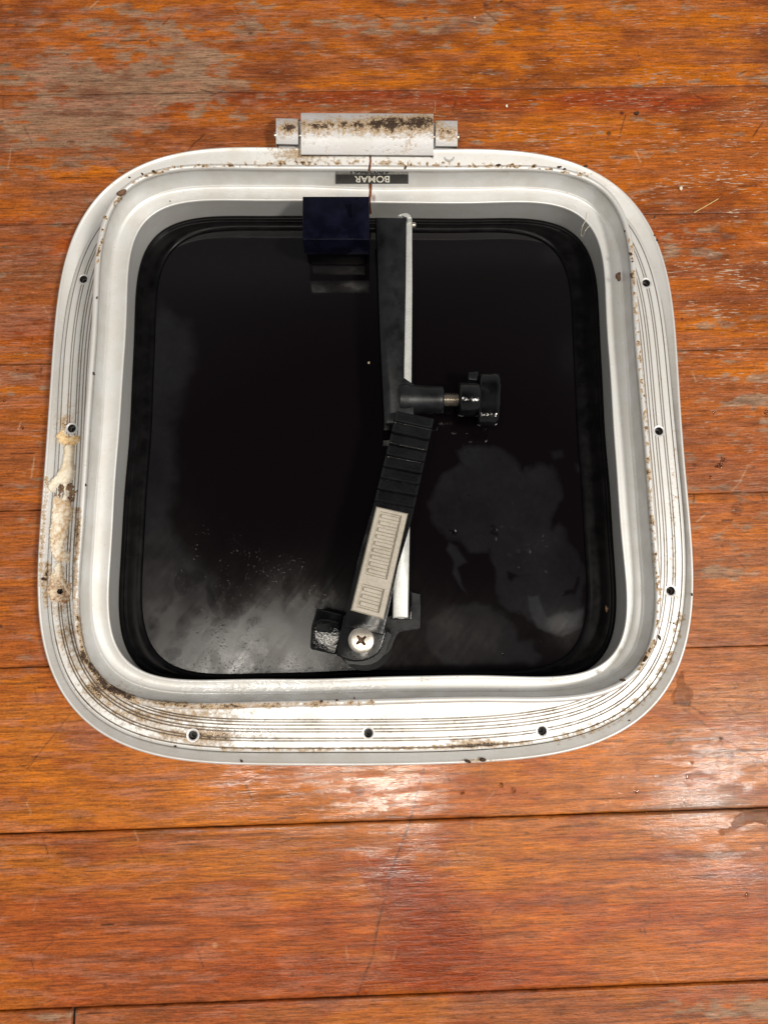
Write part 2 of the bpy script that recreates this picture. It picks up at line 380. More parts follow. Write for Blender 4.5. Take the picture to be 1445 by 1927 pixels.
# ------------------------------------------------------------------ floor of narrow varnished boards
SEAM = [0.3825, 0.28238, 0.18201, 0.0837, -0.01426, -0.11043, -0.20537]
GAPW = [.00008, .00012, .00014, .00018, .00018, .00040, .00048]
def Gs(u, v, cu, cv, su, sv): return np.exp(-((u-cu)/su)**2-((v-cv)/sv)**2)
def wood_paint(X, Y, pk):
    u, v = proj(np.stack([X, Y, 0*X], 1)); out = (np.abs(u-722) > 1500) | (np.abs(v-963) > 1700)
    u = np.clip(u, -3000, 4500); v = np.clip(v, -3000, 4500)
    y2 = Y+0.0025*(fbm(X*9, Y*20, 3+pk, 3)-.5)*2
    A = fbm(X*7, y2*75, 11+pk, 5); B = fbm(X*22, y2*240, 22+pk, 4); C = fbm(X*3+9, y2*28, 33+pk, 3)
    D = fbm(X*55, Y*190, 44, 4); E = fbm(X*120, Y*900, 51, 3)
    n2d = fbm(X*28, Y*60, 66, 5); n2f = fbm(X*95, Y*230, 77, 4)
    br, og, rd, gy, vo = (lin(c) for c in ((162, 90, 44), (186, 100, 30), (150, 58, 20), (160, 134, 110), (204, 112, 8)))
    pinkb, wetd, dk = (lin(c) for c in ((176, 84, 30), (138, 54, 4), (54, 27, 13)))
    c = br[None]+(og-br)[None]*sm(.36, .64, A)[:, None]
    def mixc(c, col, m): return c+(col[None]-c)*np.clip(m, 0, 1)[:, None]
    # redder boards / bands
    redw = .22+.95*Gs(u, v, 900, 190, 520, 30)+.55*Gs(u, v, 1270, 200, 110, 38)+.6*Gs(u, v, 150, 205, 260, 28)+.5*Gs(u, v, 120, 18, 260, 12) \
        + .35*Gs(u, v, 1200, 440, 200, 60)+.35*Gs(u, v, 60, 560, 120, 120)
    c = mixc(c, rd, sm(.54, .74, .45*C+.3*A+.25*B+.30*(redw-.3))*.85)
    # bright orange bands
    orw = .15+.8*Gs(u, v, 1000, 140, 560, 24)+.8*Gs(u, v, 370, 262, 160, 14)+.5*Gs(u, v, 1380, 50, 90, 50)+.55*Gs(u, v, 1380, 620, 120, 26)+.55*Gs(u, v, 1000, 245, 160, 30) \
        + .45*Gs(u, v, 1400, 180, 90, 30)+.45*Gs(u, v, 160, 320, 60, 26)+.4*Gs(u, v, 1370, 705, 120, 20)+.55*Gs(u, v, 420, 1590, 300, 34)+.5*Gs(u, v, 260, 1490, 240, 50)+.35*Gs(u, v, 40, 1450, 160, 120)+.5*Gs(u, v, 760, 1620, 130, 50)+.5*Gs(u, v, 800, 1490, 130, 60) \
        + .4*Gs(u, v, 1000, 60, 400, 60)+.3*Gs(u, v, 330, 50, 350, 14)+.35*Gs(u, v, 800, 1905, 330, 14)+.3*Gs(u, v, 20, 670, 90, 14)
    c = mixc(c, vo, sm(.53, .70, .45*A+.35*B+.2*n2d+.34*(orw-.15))*.75)
    # lower boards: rosy varnish
    low = sm(1560, 1720, v)*sm(1900, 1860, v+30*(u-722)/722)
    c = mixc(c, pinkb, low*(.62-.30*Gs(u, v, 800, 1640, 260, 80)))
    c = mixc(c, lin((200, 114, 26)), sm(1200, 1320, v)*(1-sm(1600, 1720, v+.03*(u-722)))*.55)
    c = mixc(c, lin((180, 120, 78)), Gs(u, v, 1420, 1330, 230, 260)*.75)  # pale lamp sheen on the right-hand boards, painted into their colour
    # dark ripple grain on the lower boards
    rip = fbm(X*5, (Y+.0016*(fbm(X*6, Y*6, 5, 2)-.5))*520, 91, 2)
    c = c*(1-.33*sm(.52, .70, rip)*(.25+.9*Gs(u, v, 820, 1660, 900, 80)+.5*Gs(u, v, 1380, 1450, 260, 300)))[:, None]
    c = c*(1-.42*sm(.60, .74, fbm(X*16, y2*420, 93, 3))*(.35+.6*sm(1000, 1300, v)))[:, None]
    # swirl of figured grain at the upper right
    sw = np.sin(((v-150)+.0032*(u-1230)**2*.55*np.sign(1230-u)*.2+(u-1200)*.38)/5.5+5*fbm(X*30, Y*30, 8, 2))
    c = c*(1-.30*sm(.1, .9, sw)*Gs(u, v, 1290, 195, 110, 36))[:, None]
    # knot upper right
    kn = np.sin(np.hypot((u-1380)*.5, v-45)/3.2+6*fbm(X*40, Y*60, 18, 2)); c = c*(1-.14*sm(.2, .9, kn)*Gs(u, v, 1370, 55, 130, 55))[:, None]
    # worn grey wood
    gw = -.05+.54*Gs(u, v, 210, 140, 200, 46)+.50*Gs(u, v, 330, 170, 150, 32)+.62*Gs(u, v, 110, 225, 150, 50)+.2*Gs(u, v, 90, 60, 200, 60)+.5*Gs(u, v, 215, 240, 70, 30)+.45*Gs(u, v, 430, 215, 70, 18)+.42*Gs(u, v, 360, 112, 60, 30) \
        + .3*Gs(u, v, 90, 425, 120, 24)+.3*Gs(u, v, 600, 60, 420, 40)+.22*Gs(u, v, 1330, 250, 140, 12)+.12*Gs(u, v, 1350, 400, 120, 40)+.28*Gs(u, v, 1400, 780, 110, 60)+.38*Gs(u, v, 1350, 660, 120, 10) \
        + .3*Gs(u, v, 1400, 920, 90, 12)+.2*Gs(u, v, 900, 40, 300, 30)+.3*Gs(u, v, 50, 300, 120, 80)+.25*Gs(u, v, 1330, 1050, 120, 50)+.4*Gs(u, v, 1380, 1905, 160, 20)+.2*Gs(u, v, 1330, 500, 120, 60) \
        + .3*Gs(u, v, 80, 1912, 80, 20)
    gm = sm(.575, .66, .24*n2d+.40*n2f+.28*B+.08*A+.36*gw)
    gm = gm*(1-.85*sm(1220, 1400, v)*(1-sm(1880, 1895, v+.03*(u-722))))
    gcol = gy[None]*(0.86+.3*(E[:, None]-.5)+.35*(n2f[:, None]-.5))
    c = c+(gcol-c)*(gm*.78)[:, None]
    dl = Gs(u, v, 200, 330, 170, 90)+Gs(u, v, 60, 480, 120, 160)
    c = mixc(c, lin((128, 84, 62)), dl*.5*sm(.35, .6, n2d))
    # wet, darker drag marks
    wob = 26*(fbm(u/55, v/55, 101, 4)-.5)
    wst = 60*(fbm((u*.5+v*.87)/90, (u*.87-v*.5)/9, 131, 4)-.5)
    wet = np.zeros_like(u)
    for poly, a in (([(640,1600),(760,1580),(900,1680),(960,1790),(1010,1872),(640,1888),(560,1880),(690,1830),(740,1740)], 1.0),
                    ([(400,1800),(560,1780),(760,1790),(700,1840),(560,1872),(300,1890),(350,1850)], .55),
                    ([(960,1590),(1040,1680),(1085,1740),(1075,1745),(1010,1680)], .8),
                    ([(120,1895),(170,1870),(240,1860),(170,1885)], .9),
                    ([(20,1600),(90,1640),(120,1690),(70,1670)], .7),
                    ([(100,1430),(330,1430),(330,1540),(160,1530)], .35), ([(852,1445),(872,1445),(876,1480),(862,1500)], .9),
                    ([(1000,1445),(1020,1440),(960,1495),(930,1500)], .7), ([(560,1570),(840,1560),(870,1650),(600,1640)], .5)):
        wet = np.maximum(wet, a*sm(-12, 44, sdf(u+wob*1.6+wst, v+wob, poly)))
    wipe = sm(-10, 30, sdf(u+wob, v+wob*.5, [(760,1608),(800,1606),(930,1720),(985,1872),(905,1874),(880,1770)]))*.75
    wet = wet*(1-wipe*.8)
    c = mixc(c, wetd, wet*(.80+.7*(fbm((u*.5+v*.87)/60, (u*.87-v*.5)/6, 141, 4)-.3)))
    c = mixc(c, lin((172, 92, 48)), wipe*.35)
    # speckled damp brown at lower right
    sp = sm(.66, .74, fbm(u/11, v/8, 71, 3))*Gs(u, v, 1330, 1420, 170, 110)
    c = mixc(c, dk, sp*.55)
    c = mixc(c, lin((140, 124, 112)), Gs(u, v, 1335, 1500, 70, 30)*.85)  # greyish lamp reflection on the boards, painted as colour
    # scratches
    jw = 3*(fbm(u/30, v/30, 201, 3)-.5)
    for pl, wd_, a in (([(797,1447),(772,1545),(737,1640),(716,1720),(701,1800),(668,1885)], 1.8, .95),
                       ([(770,1560),(735,1670),(705,1730)], .6, .3),
                       ([(1283,1333),(1322,1360),(1360,1390),(1410,1420),(1445,1446)], .9, .7), ([(1361,1394),(1342,1450)], .8, .5),
                       ([(700,1480),(640,1600),(560,1440)], .5, .0), ([(350,1600),(410,1720)], .6, .35), ([(320,1560),(400,1690)], .5, .25),
                       ([(130,1348),(50,1448)], .7, .55), ([(0,1453),(50,1440),(80,1415)], .7, .4), ([(100,1320),(62,1345)], .6, .4), ([(280,1425),(190,1500)], .6, .35),
                       ([(820,1475),(780,1500)], .8, .4), ([(283,75),(286,88)], .8, .6), ([(880,1480),(900,1540)], .5, .2),
                       ([(1212,1750),(1214,1758)], 2.0, .9), ([(1204,1748),(1206,1756)], 1.6, .8), ([(190,290),(235,330)], .8, .6), ([(225,335),(245,325)], .7, .5),
                       ([(1380,1500),(1384,1460)], .8, .4), ([(1090,0),(1095,60)], .5, .1), ([(1125,1610),(1150,1575)], .7, .3), ([(1300,1520),(1310,1490)], .8, .5),
                       ([(1040,280),(1110,290)], .6, .3), ([(720,1660),(700,1790)], .9, .3), ([(430,1600),(660,1590)], .4, .3), ([(1200,1710),(1445,1730)], .7, .4),
                       ([(40,1560),(330,1555)], .6, .0), ([(960,330),(965,290)], .6, .2)):
        if a > 0:
            d = segd(u+jw, v+jw, pl); c = mixc(c, dk, a*sm(wd_+1.0, wd_*.3, d))
    rs = random.Random(5)
    for k in range(210):   # random short scratches, mostly across the grain
        cu, cv = rs.uniform(-40, 1480), rs.uniform(-40, 1960); an = rs.choice([rs.gauss(1.57, .35), rs.gauss(0.6, .5), rs.gauss(2.4, .4)]); ln = rs.uniform(8, 46)
        du, dv = math.cos(an)*ln/2, math.sin(an)*ln/2
        box = (np.abs(u-cu) < 40) & (np.abs(v-cv) < 40)
        if box.any():
            d = segd(u[box]+jw[box], v[box]+jw[box], [(cu-du, cv-dv), (cu+du, cv+dv)])
            colr = dk if rs.random() < .65 else lin((205, 165, 130)); a = rs.uniform(.3, .75)
            c[box] = c[box]+(colr[None]-c[box])*(a*sm(2.3, .4, d))[:, None]
    for k in range(190):   # grain checks, along the grain
        cu, cv = rs.uniform(-40, 1480), rs.uniform(900, 1960) if rs.random() < .75 else rs.uniform(0, 900); ln = rs.uniform(10, 70)
        box = (np.abs(u-cu) < 60) & (np.abs(v-cv) < 8)
        if box.any():
            d = segd(u[box], v[box]+jw[box]*.6, [(cu-ln/2, cv+ln*.012), (cu+ln/2, cv-ln*.012)])
            c[box] = c[box]+(dk[None]-c[box])*(rs.uniform(.45, .9)*sm(2.0, .3, d))[:, None]
    for k in range(240):   # dots of grime
        cu, cv = rs.uniform(-20, 1465), rs.uniform(-20, 1940); r = rs.choice([.8, 1.2, 1.6, 2.4]); 
        box = (np.abs(u-cu) < 14) & (np.abs(v-cv) < 14)
        if box.any():
            d = np.hypot((u[box]-cu)/1.5, v[box]-cv)+jw[box]
            c[box] = c[box]+(dk[None]-c[box])*(rs.uniform(.3, .8)*sm(r+1.4, r*.5, d))[:, None]
    for cu, cv, r, col in ((90,1862,6,(84,60,38)), (677,1492,9,(120,84,62)), (44,1504,8,(126,74,48)), (1170,213,4,(86,30,24)), (1145,250,5,(70,44,20)), (915,8,4,(60,34,22)), (1315,616,4,(92,86,90)),
                           (405,1780,5,(210,150,110)), (1376,1423,8,(120,66,40)), (1299,1488,6,(96,64,56)), (1290,1511,6,(100,72,66)), (1260,1400,5,(110,88,40)), (104,1350,5,(150,44,14))):
        d = np.hypot((u-cu)/1.1, v-cv)+3*jw; c = mixc(c, lin(col), .85*sm(r+1, r-1.5, d))
    stn = fbm(X*16, Y*34, 881, 5); stf = fbm(X*60, Y*150, 882, 4)
    c = mixc(c, lin((112, 52, 24)), .62*sm(.50, .66, .6*stn+.4*stf)*(.50+.45*sm(900, 300, v)-.15*sm(1200, 1400, v)))
    c = mixc(c, lin((150, 66, 26)), .45*sm(.50, .62, fbm(X*24, Y*90, 885, 5))*sm(1100, 1350, v))
    c = mixc(c, lin((196, 112, 30)), .40*sm(.50, .64, fbm(X*13, Y*60, 886, 5))*sm(1100, 1350, v))
    c = mixc(c, lin((178, 118, 92)), .40*sm(.54, .66, fbm(X*40, Y*260, 883, 4))*(.4+.6*sm(1100, 300, u)))
    c = mixc(c, wetd, .25*wet)
    c = c*(0.84+.16*(E-.5)+.14*(D-.5))[:, None]
    # grimy board edges
    rough = .40+.16*gm+.10*(n2d-.5)-.16*wet-.05*sm(1200, 1400, v)+.06*Gs(u, v, 1400, 1300, 250, 500)
    flake = np.clip(.04+.55*Gs(u, v, 1000, 250, 700, 330)+.7*Gs(u, v, 1380, 500, 200, 380)+.35*Gs(u, v, 60, 700, 150, 300), 0, 1)
    damp = sm(.44, .60, .55*fbm(X*34, Y*60, 801, 4)+.45*fbm(X*70, Y*420, 802, 4))
    wetc = np.clip(.03+1.0*sm(.46, .58, .5*n2f+.5*fbm(X*50, Y*520, 803, 3))*(Gs(u, v, 725, 1490, 130, 50)+.8*Gs(u, v, 500, 1470, 130, 40)+.5*Gs(u, v, 470, 1550, 60, 14))+.12*wet*damp+(.03+.30*damp)*sm(1330, 1440, v)*(1-sm(1640, 1760, v))*np.clip(.35+Gs(u, v, 700, 1500, 420, 200)+Gs(u, v, 1330, 1440, 200, 200), 0, 1)+.10*damp*sm(1150, 1300, u)*sm(900, 1300, v)*(1-sm(1550, 1700, v)), 0, .9)*(1-.62*sm(1080, 1220, u))
    return np.clip(c, 0, 1), np.clip(rough, .08, .8), wetc, flake
def build_floor():
    Vs, Fs, Cs, Rs, Ws, Ks = [], [], [], [], [], []; off = 0
    edges = [(SEAM[0]+.1003*k, .0003) for k in range(13, 0, -1)]+list(zip(SEAM, GAPW))+[(SEAM[-1]-.095*k, .0005) for k in range(1, 12)]
    r = .0008
    xd = np.concatenate([np.arange(-1.7, -.35, .02), np.arange(-.35, .35, r), np.arange(.35, 1.71, .02)])
    xj = P1(137, 1912, 0).x
    for i in range(len(edges)-1):
        yt, gt = edges[i]; yb, gb = edges[i+1]
        dense = yt > -.27 and yb < .62
        a, b = yb+gb, yt-gt
        ys = np.linspace(a, b, max(8, int((b-a)/(r if dense else .012))))
        xs = xd if dense else np.arange(-1.7, 1.71, .02)
        cuts = [xs]
        if abs(yt-SEAM[-1]) < 1e-6: cuts = [xs[xs < xj-.0007], xs[xs > xj+.0007]]
        for xs_ in cuts:
            X, Y = np.meshgrid(xs_, ys, indexing='ij')
            # seams wander a little
            Z = np.zeros_like(X); edge = np.minimum(Y-a, b-Y)
            wav = (fbm(X*60, Y*0+i, 300, 3)-.5)*.0004
            Y2 = Y+np.where(Y-a < .0012, np.clip(wav, 0, 1), 0)*1.0-np.where(b-Y < .0012, np.clip(-wav, 0, 1), 0)
            Z = Z-(.00025 if i < 18 else .0005)*np.exp(-edge/.0005)
            Z = Z+(fbm(X*14, Y*60, 400+i, 3)-.5)*.00022
            nx, ny = X.shape
            P = np.stack([X, Y2, Z], -1)
            pk = i*3
            c, ro, we, fl = wood_paint(X.ravel(), Y.ravel(), pk)
            gn = fbm(X.ravel()*90, Y.ravel()*40, 500+i, 3)
            gr = np.exp(-edge.ravel()/.0009)*(.05+1.1*gn*gn); c = c+(lin((58, 30, 16))[None]-c)*np.clip(gr, 0, .9)[:, None]
            # skirt
            P = np.pad(P, ((1,1),(1,1),(0,0)), mode='edge')
            for sl in (np.s_[0,:], np.s_[-1,:], np.s_[:,0], np.s_[:,-1]): P[sl][...,2] = -.004
            pd = lambda q: np.pad(q.reshape(nx, ny), 1, mode='edge').ravel()
            c = np.stack([pd(c[:, k]) for k in range(3)], 1)
            Vs.append(P.reshape(-1, 3)); Cs.append(c); Rs.append(pd(ro)); Ws.append(pd(we)); Ks.append(pd(fl))
            Fs.append(gridfaces(nx+2, ny+2)+off); off += (nx+2)*(ny+2)
    o = npmesh('floor', np.concatenate(Vs), np.concatenate(Fs), WOOD, None, True,
               {'wood_rough': np.concatenate(Rs), 'wood_wet': np.concatenate(Ws), 'wood_flake': np.concatenate(Ks)}, {'wood_color': np.concatenate(Cs)})
    tag(o, kind='structure')
    s = npmesh('floor_underlay', [(-1.7,-1.3,-.0035),(1.7,-1.3,-.0035),(1.7,1.7,-.0035),(-1.7,1.7,-.0035)], [(0,1,2,3)], SUB, None, False)
    tag(s, kind='structure')
build_floor()

# ------------------------------------------------------------------ hatch outline curves (fitted rounded squares)
HC = (0.00011914383556968174, 0.12528914281566697, -0.019780885881504177)
RINGS = {
 'outer':(0.013,[0.2041, 0.20335, 3.84569, -0.00994, 0.0011, 0.00027, -7e-05, 0.00166],[-0.00029, -0.00234, -6e-05, -0.00015, 0.00176, 0.00384, -0.00026, 0.00074, -0.00024, -0.00208, -0.00063, -7e-05, -0.00115, 0.00097]),
 'flange':(0.011,[0.19778, 0.19229, 4.17058, -0.00479, -0.00084, 0.00014, -0.00022, -0.00175],[0.00246, -0.0015, 0.00051, 0.00159, 0.00247, 0.00028, 0.00242, -0.00122, 0.00062, -0.00174, 0.00015, -0.00254, -0.00034, 0.00164]),
 'ridge':(0.046,[0.16563, 0.16477, 5.62529, -0.01355, 0.00656, -0.00114, 0.00053, 0.00101],[-0.00026, -0.00035, 0.0005, 0.00051, 0.00212, -0.00142, 7e-05, -0.00182, -0.00106, -0.00093, 0.00022, -0.00021, -0.00022, -0.00021]),
 'step':(0.03,[0.16328, 0.16054, 5.41684, -0.01569, 0.00663, -0.00313, 0.00062, 0.00146],[-0.00031, -0.00113, 0.00012, -0.0006, 0.00067, 0.00046, -0.00034, 0.00129, -0.00106, -0.00058, 0.00042, -0.00013, 0.00133, 6e-05]),
 'edge':(0.029,[0.15209, 0.1512, 6.45876, -0.01256, 0.00713, -0.00289, 0.00082, 0.00012],[-0.00154, -0.00013, -0.00016, -0.00043, 0.00091, -0.00198, -9e-05, 0.00146, -0.00238, -0.00098, 5e-05, 0.00085, 0.00142, 0.00032]),
 'black':(0.012,[0.15361, 0.15434, 5.99359, -0.01485, 0.00567, -0.00301, 0.00085, -0.00142],[-0.00081, 0.00065, -0.00058, -6e-05, 0.00189, -0.00136, 0.00048, 0.00188, -0.00121, -0.00032, 0.00025, -0.00042, 0.00054, -0.00122]),
}
NP = 1800
TH = np.linspace(0, 2*np.pi, NP, endpoint=False)
def ring(nm, sx=1, sy=1, th=TH):
    z, (a, b, n, c1, c2, c3, dx, dy), k = RINGS[nm]
    c, s = np.cos(th), np.sin(th); t = np.arctan2(s/b, c/a)
    r = 1/((abs(c)/a)**n+(abs(s)/b)**n)**(1/n)*np.exp(c1*np.cos(4*t)+c2*np.cos(8*t)+c3*np.cos(12*t))
    e = sum(k[2*(m-1)]*np.cos(m*th)+k[2*(m-1)+1]*np.sin(m*th) for m in range(1, 8))
    r = r*np.exp(e); x = r*c*sx+dx; y = r*s*sy+dy
    p = HC[2]; return np.stack([HC[0]+x*math.cos(p)-y*math.sin(p), HC[1]+x*math.sin(p)+y*math.cos(p)], 1)
def off(C, d):
    T = np.roll(C, -1, 0)-np.roll(C, 1, 0); T /= np.linalg.norm(T, axis=1)[:, None]
    return C+np.stack([T[:,1], -T[:,0]], 1)*d
def lerpc(A, B, t): return A*(1-t)+B*t

hatch = bpy.data.objects.new('deck_hatch', None); COL.objects.link(hatch)
hatch.location = (0, 0, 0); hatch.empty_display_size = .05
tag(hatch, 'square silver framed boat hatch with dark acrylic pane lying upside down on orange wooden boards', 'hatch')

def dirt_masks(V, groove=None):
    u, v = proj(V); n = fbm(u/22, v/22, 900, 4); n2 = fbm(u/6, v/6, 910, 3)
    d = .10+.25*(n-.5)
    d = d+.5*Gs(u, v, 350, 1345, 110, 14)+.3*Gs(u, v, 210, 1300, 60, 30)+.4*Gs(u, v, 400, 1385, 90, 12)
    d = d+.52*sm(30, 6, segd(u, v, [(118,930),(112,1000),(108,1080),(112,1140),(128,1215),(165,1280),(215,1330),(300,1375),(420,1395)]))*(.35+.75*n)
    d = d+.55*sm(8, 2, segd(u, v, [(90,1060),(84,1110),(86,1140)]))+.45*sm(9, 2, segd(u, v, [(88,900),(80,1000),(76,1100)]))
    d = d+.62*sm(9, 2, segd(u, v, [(148,960),(142,1080),(143,1150),(160,1240),(200,1292),(260,1320),(400,1330),(700,1322)]))*(.4+1.0*n)
    d = d+.6*sm(7, 2, segd(u, v, [(182,500),(200,400),(262,335),(330,314),(460,308),(690,306),(1000,312),(1110,330)]))*sm(.42, .65, n2)*1.3
    d = d+.7*sm(8, 2, segd(u, v, [(1186,450),(1200,640),(1215,800),(1228,1000),(1240,1120),(1236,1200),(1200,1262)]))*sm(.42, .62, n2)
    d = d+.7*sm(6, 2, segd(u, v, [(420,1410),(560,1412),(860,1406),(1000,1398)]))*(.2+.9*n2)+.55*Gs(u, v, 890, 1398, 60, 9)+.5*Gs(u, v, 900, 1432, 40, 5)
    d = d+.8*Gs(u, v, 620, 270, 90, 22)+.35*Gs(u, v, 560, 292, 60, 12)
    d = d+.5*sm(16, 3, segd(u, v, [(1282,1160),(1260,1240),(1215,1310),(1150,1360),(1050,1392)]))*sm(.4, .6, n2)
    d = d+.5*Gs(u, v, 125, 800, 22, 40)+.35*Gs(u, v, 1268, 1000, 8, 200)*sm(.4, .6, n2)
    d = d+.3*sm(3.5, .5, np.abs(u-(152+.0*v)))*Gs(u, v, 165, 560, 30, 90)+.35*Gs(u, v, 550, 1298, 320, 6)*0
    if groove is not None: d = d+groove*(.04+.25*sm(.5, .7, n)+.55*Gs(u, v, 200, 1300, 230, 120)+.6*Gs(u, v, 1200, 1330, 120, 80))
    cx = 696+1.5*np.sin(v/9)+2.5*(n2-.5)
    rust = sm(3.2+.02*(v-290), .8, np.abs(u-cx))*sm(288, 294, v)*sm(408, 398, v)*(v < 420)
    rust = np.maximum(rust, .62*Gs(u, v, 703, 372, 7, 12)); rust = np.maximum(rust, .45*Gs(u, v, 696, 350, 9, 10))
    wet = .6*Gs(u, v, 450, 1300, 130, 22)+.35*Gs(u, v, 450, 1378, 90, 16)+.35*Gs(u, v, 640, 1300, 120, 20)
    wet = np.where(wet > .2, wet, 0)
    return dict(dirt=d, rust=rust, wet=np.clip(wet, 0, 1), groove=(groove if groove is not None else 0*d))

def sweep(name, prof, mat, parent, drop=None, groove=None, close=False):
    n = len(prof); V = np.zeros((NP, n, 3))
    for j, (C, z) in enumerate(prof): V[:, j, :2] = C; V[:, j, 2] = z
    keep = None; F = gridfaces(NP, n, True)
    Vf = V.reshape(-1, 3)
    if drop is not None:
        cen = Vf[F].mean(1); bad = np.zeros(len(F), bool)
        for (x, y, r) in drop: bad |= np.hypot(cen[:,0]-x, cen[:,1]-y) < r
        F = F[~bad]
    g = None
    if groove is not None: g = np.tile(np.array(groove, float), NP)
    o = npmesh(name, Vf, F[:, ::-1], mat, parent, True, dirt_masks(Vf, g))
    try: o.data.set_sharp_from_angle(angle=math.radians(48))
    except Exception: pass
    return o
Ro, Rf, Rr, Rs_, Re, Rb = (ring(k) for k in ('outer', 'flange', 'ridge', 'step', 'edge', 'black'))
# lid frame: rounded outer lip, then a face that slopes inward to the flange
fo = off(Rf, .0007)
prof = [(off(Ro, -.0032), .0003), (off(Ro, -.0028), .0030), (off(Ro, -.0006), .0040), (Ro, .0048), (Ro, .0112), (off(Ro, -.0002), .0121), (off(Ro, -.0006), .0127), (off(Ro, -.0011), .0130), (off(Ro, -.0016), .0129), (off(Ro, -.0020), .0125)]
for t in np.linspace(0.08, 1, 8): prof.append((lerpc(off(Ro, -.0020), fo, t), .0124-.0030*t))
prof += [(off(Rf, .0005), .0080), (off(Rf, .0002), .0066)]
lid = sweep('lid_frame', prof, ALU, hatch)
# flange with grooves
ZF = .0112
HOLES = [(157,525),(135,806),(112,1113),(363,1384),(693,1380),(1020,1376),(1262,1112),(1240,811),(1216,532),(845,293)]
HW = [unproj([h], ZF)[0] for h in HOLES]; HR = .00265
gro = [.0023, .0065, .0080, .0117, .0133, .0155, .0173, .0187]
foot = off(Rr, .0014)
prof = [(off(Rf, .0002), .0070), (Rf, .0100), (off(Rf, -.0001), .0109), (off(Rf, -.0004), ZF)]; gv = [1, 1, .5, .2]
# the profile runs inward by offset from the flange edge; clipped where the spigot stands
wmin = None
last = .0006
def fl(d):
    C = off(Rf, -d)
    # never pass the foot of the spigot
    cc = C-np.array(HC[:2]); ff = foot-np.array(HC[:2])
    rc, rf = np.hypot(*cc.T), np.hypot(*ff.T); k = np.where(rc < rf+.0003, (rf+.0003)/rc, 1)
    return np.array(HC[:2])+cc*k[:, None]
for gpos in gro:
    for t in np.linspace(last, gpos-.00040, max(2, int((gpos-last)/.0007)))[1:]: prof.append((fl(t), ZF)); gv.append(0)
    deep = .00038 if gpos > .003 else .0006
    prof += [(fl(gpos-.00018), ZF-deep), (fl(gpos+.00028), ZF-deep), (fl(gpos+.00050), ZF)]; gv += [1, 1, .05]; last = gpos+.00050
fin = fl(last)
for t in np.linspace(0, 1, 16)[1:]: prof.append((lerpc(fin, foot, t), ZF)); gv.append(.75 if t > .93 else 0)
flange = sweep('mounting_flange', prof, ALU, hatch, drop=[(h[0], h[1], HR+.00025) for h in HW], groove=gv)
for h in HW:
    o = lathe('screw_hole', (h[0], h[1], ZF+.00012), (0, 0, -1), [(.0004, HR+.0013), (.00002, HR+.0012), (0, HR+.0002), (.0003, HR-.0001), (.0035, HR*.96), (.0036, HR*.55), (.0058, HR*.5), (.0058, 0.00001)], ALU2, flange, 40)
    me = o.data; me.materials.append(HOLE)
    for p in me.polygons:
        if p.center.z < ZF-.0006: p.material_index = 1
    V = np.zeros((len(me.vertices), 3)); me.vertices.foreach_get('co', V.ravel())
    a = me.attributes.new('dirt', 'FLOAT', 'POINT'); a.data.foreach_set('value', np.full(len(V), .15, np.float32))
# spigot: outer wall, rolled bead, inner wall, step line, ledge, lip, inner wall
def bead(a, r=.0018, zc=.0440): return (off(Rr, r*math.cos(a)), zc+r*math.sin(a))
prof = [(foot, ZF-.0004), (foot, .030), (off(Rr, .0013), .0415)]; gv = [.6, .1, .3]
for a in np.linspace(-.5, math.pi+.35, 14): prof.append(bead(a)); gv.append(.05)
gv[3] = .6; gv[-1] = .8; gv[-2] = .4
iw = off(Rr, -.0014)
prof.append((iw, .0424)); gv.append(.5)
for t in np.linspace(.12, .93, 8): prof.append((lerpc(iw, off(Rs_, .0006), t), .0424-.0118*t)); gv.append(0)
prof += [(off(Rs_, .0004), .0308), (off(Rs_, .0001), .0309), (off(Rs_, -.0003), .0306), (off(Rs_, -.0006), .0301)]; gv += [0]*4
for t in np.linspace(.1, .95, 9): prof.append((lerpc(off(Rs_, -.0006), off(Re, .0012), t), .0301-.0006*math.sin(t*math.pi)+.0000)); gv.append(0)
prof += [(off(Re, .0010), .0302), (off(Re, .0004), .0301), (off(Re, .0001), .0298), (Re, .0293), (off(Re, .0001), .0285)]; gv += [0]*5
Rb2 = off(Rb, .0001)
for t in np.linspace(.1, 1, 6): prof.append((lerpc(off(Re, .0002), Rb2, t), .0283-.0163*t)); gv.append(0)
prof.append((off(Rb, .0004), .006)); gv.append(.2)
spig = sweep('inner_frame', prof, ALU, hatch, groove=gv)

# gasket between the frame and the pane
def lens_ring(s=1.0, th=TH):
    C = ring('black', .900, .948, th); return np.array([HC[0]-.0022, HC[1]-.0012])+(C-np.array(HC[:2]))*s
LR = lens_ring()
prof = [(off(Rb, .001), .0075), (off(Rb, .0002), .0098), (off(Rb, -.0008), .0108), (off(Rb, -.0020), .0112), (off(Rb, -.0028), .0108), (off(Rb, -.0032), .0100)]
for t in np.linspace(.1, .9, 6): prof.append((lerpc(off(Rb, -.0034), off(LR, .0008), t), .0094+.0009*math.sin(t*math.pi*.9)))
prof += [(off(LR, .0006), .0092), (off(LR, .0002), .0089), (off(LR, -.0002), .0080), (off(LR, -.0003), .0072)]
gk = sweep('gasket', prof, RUB, hatch)

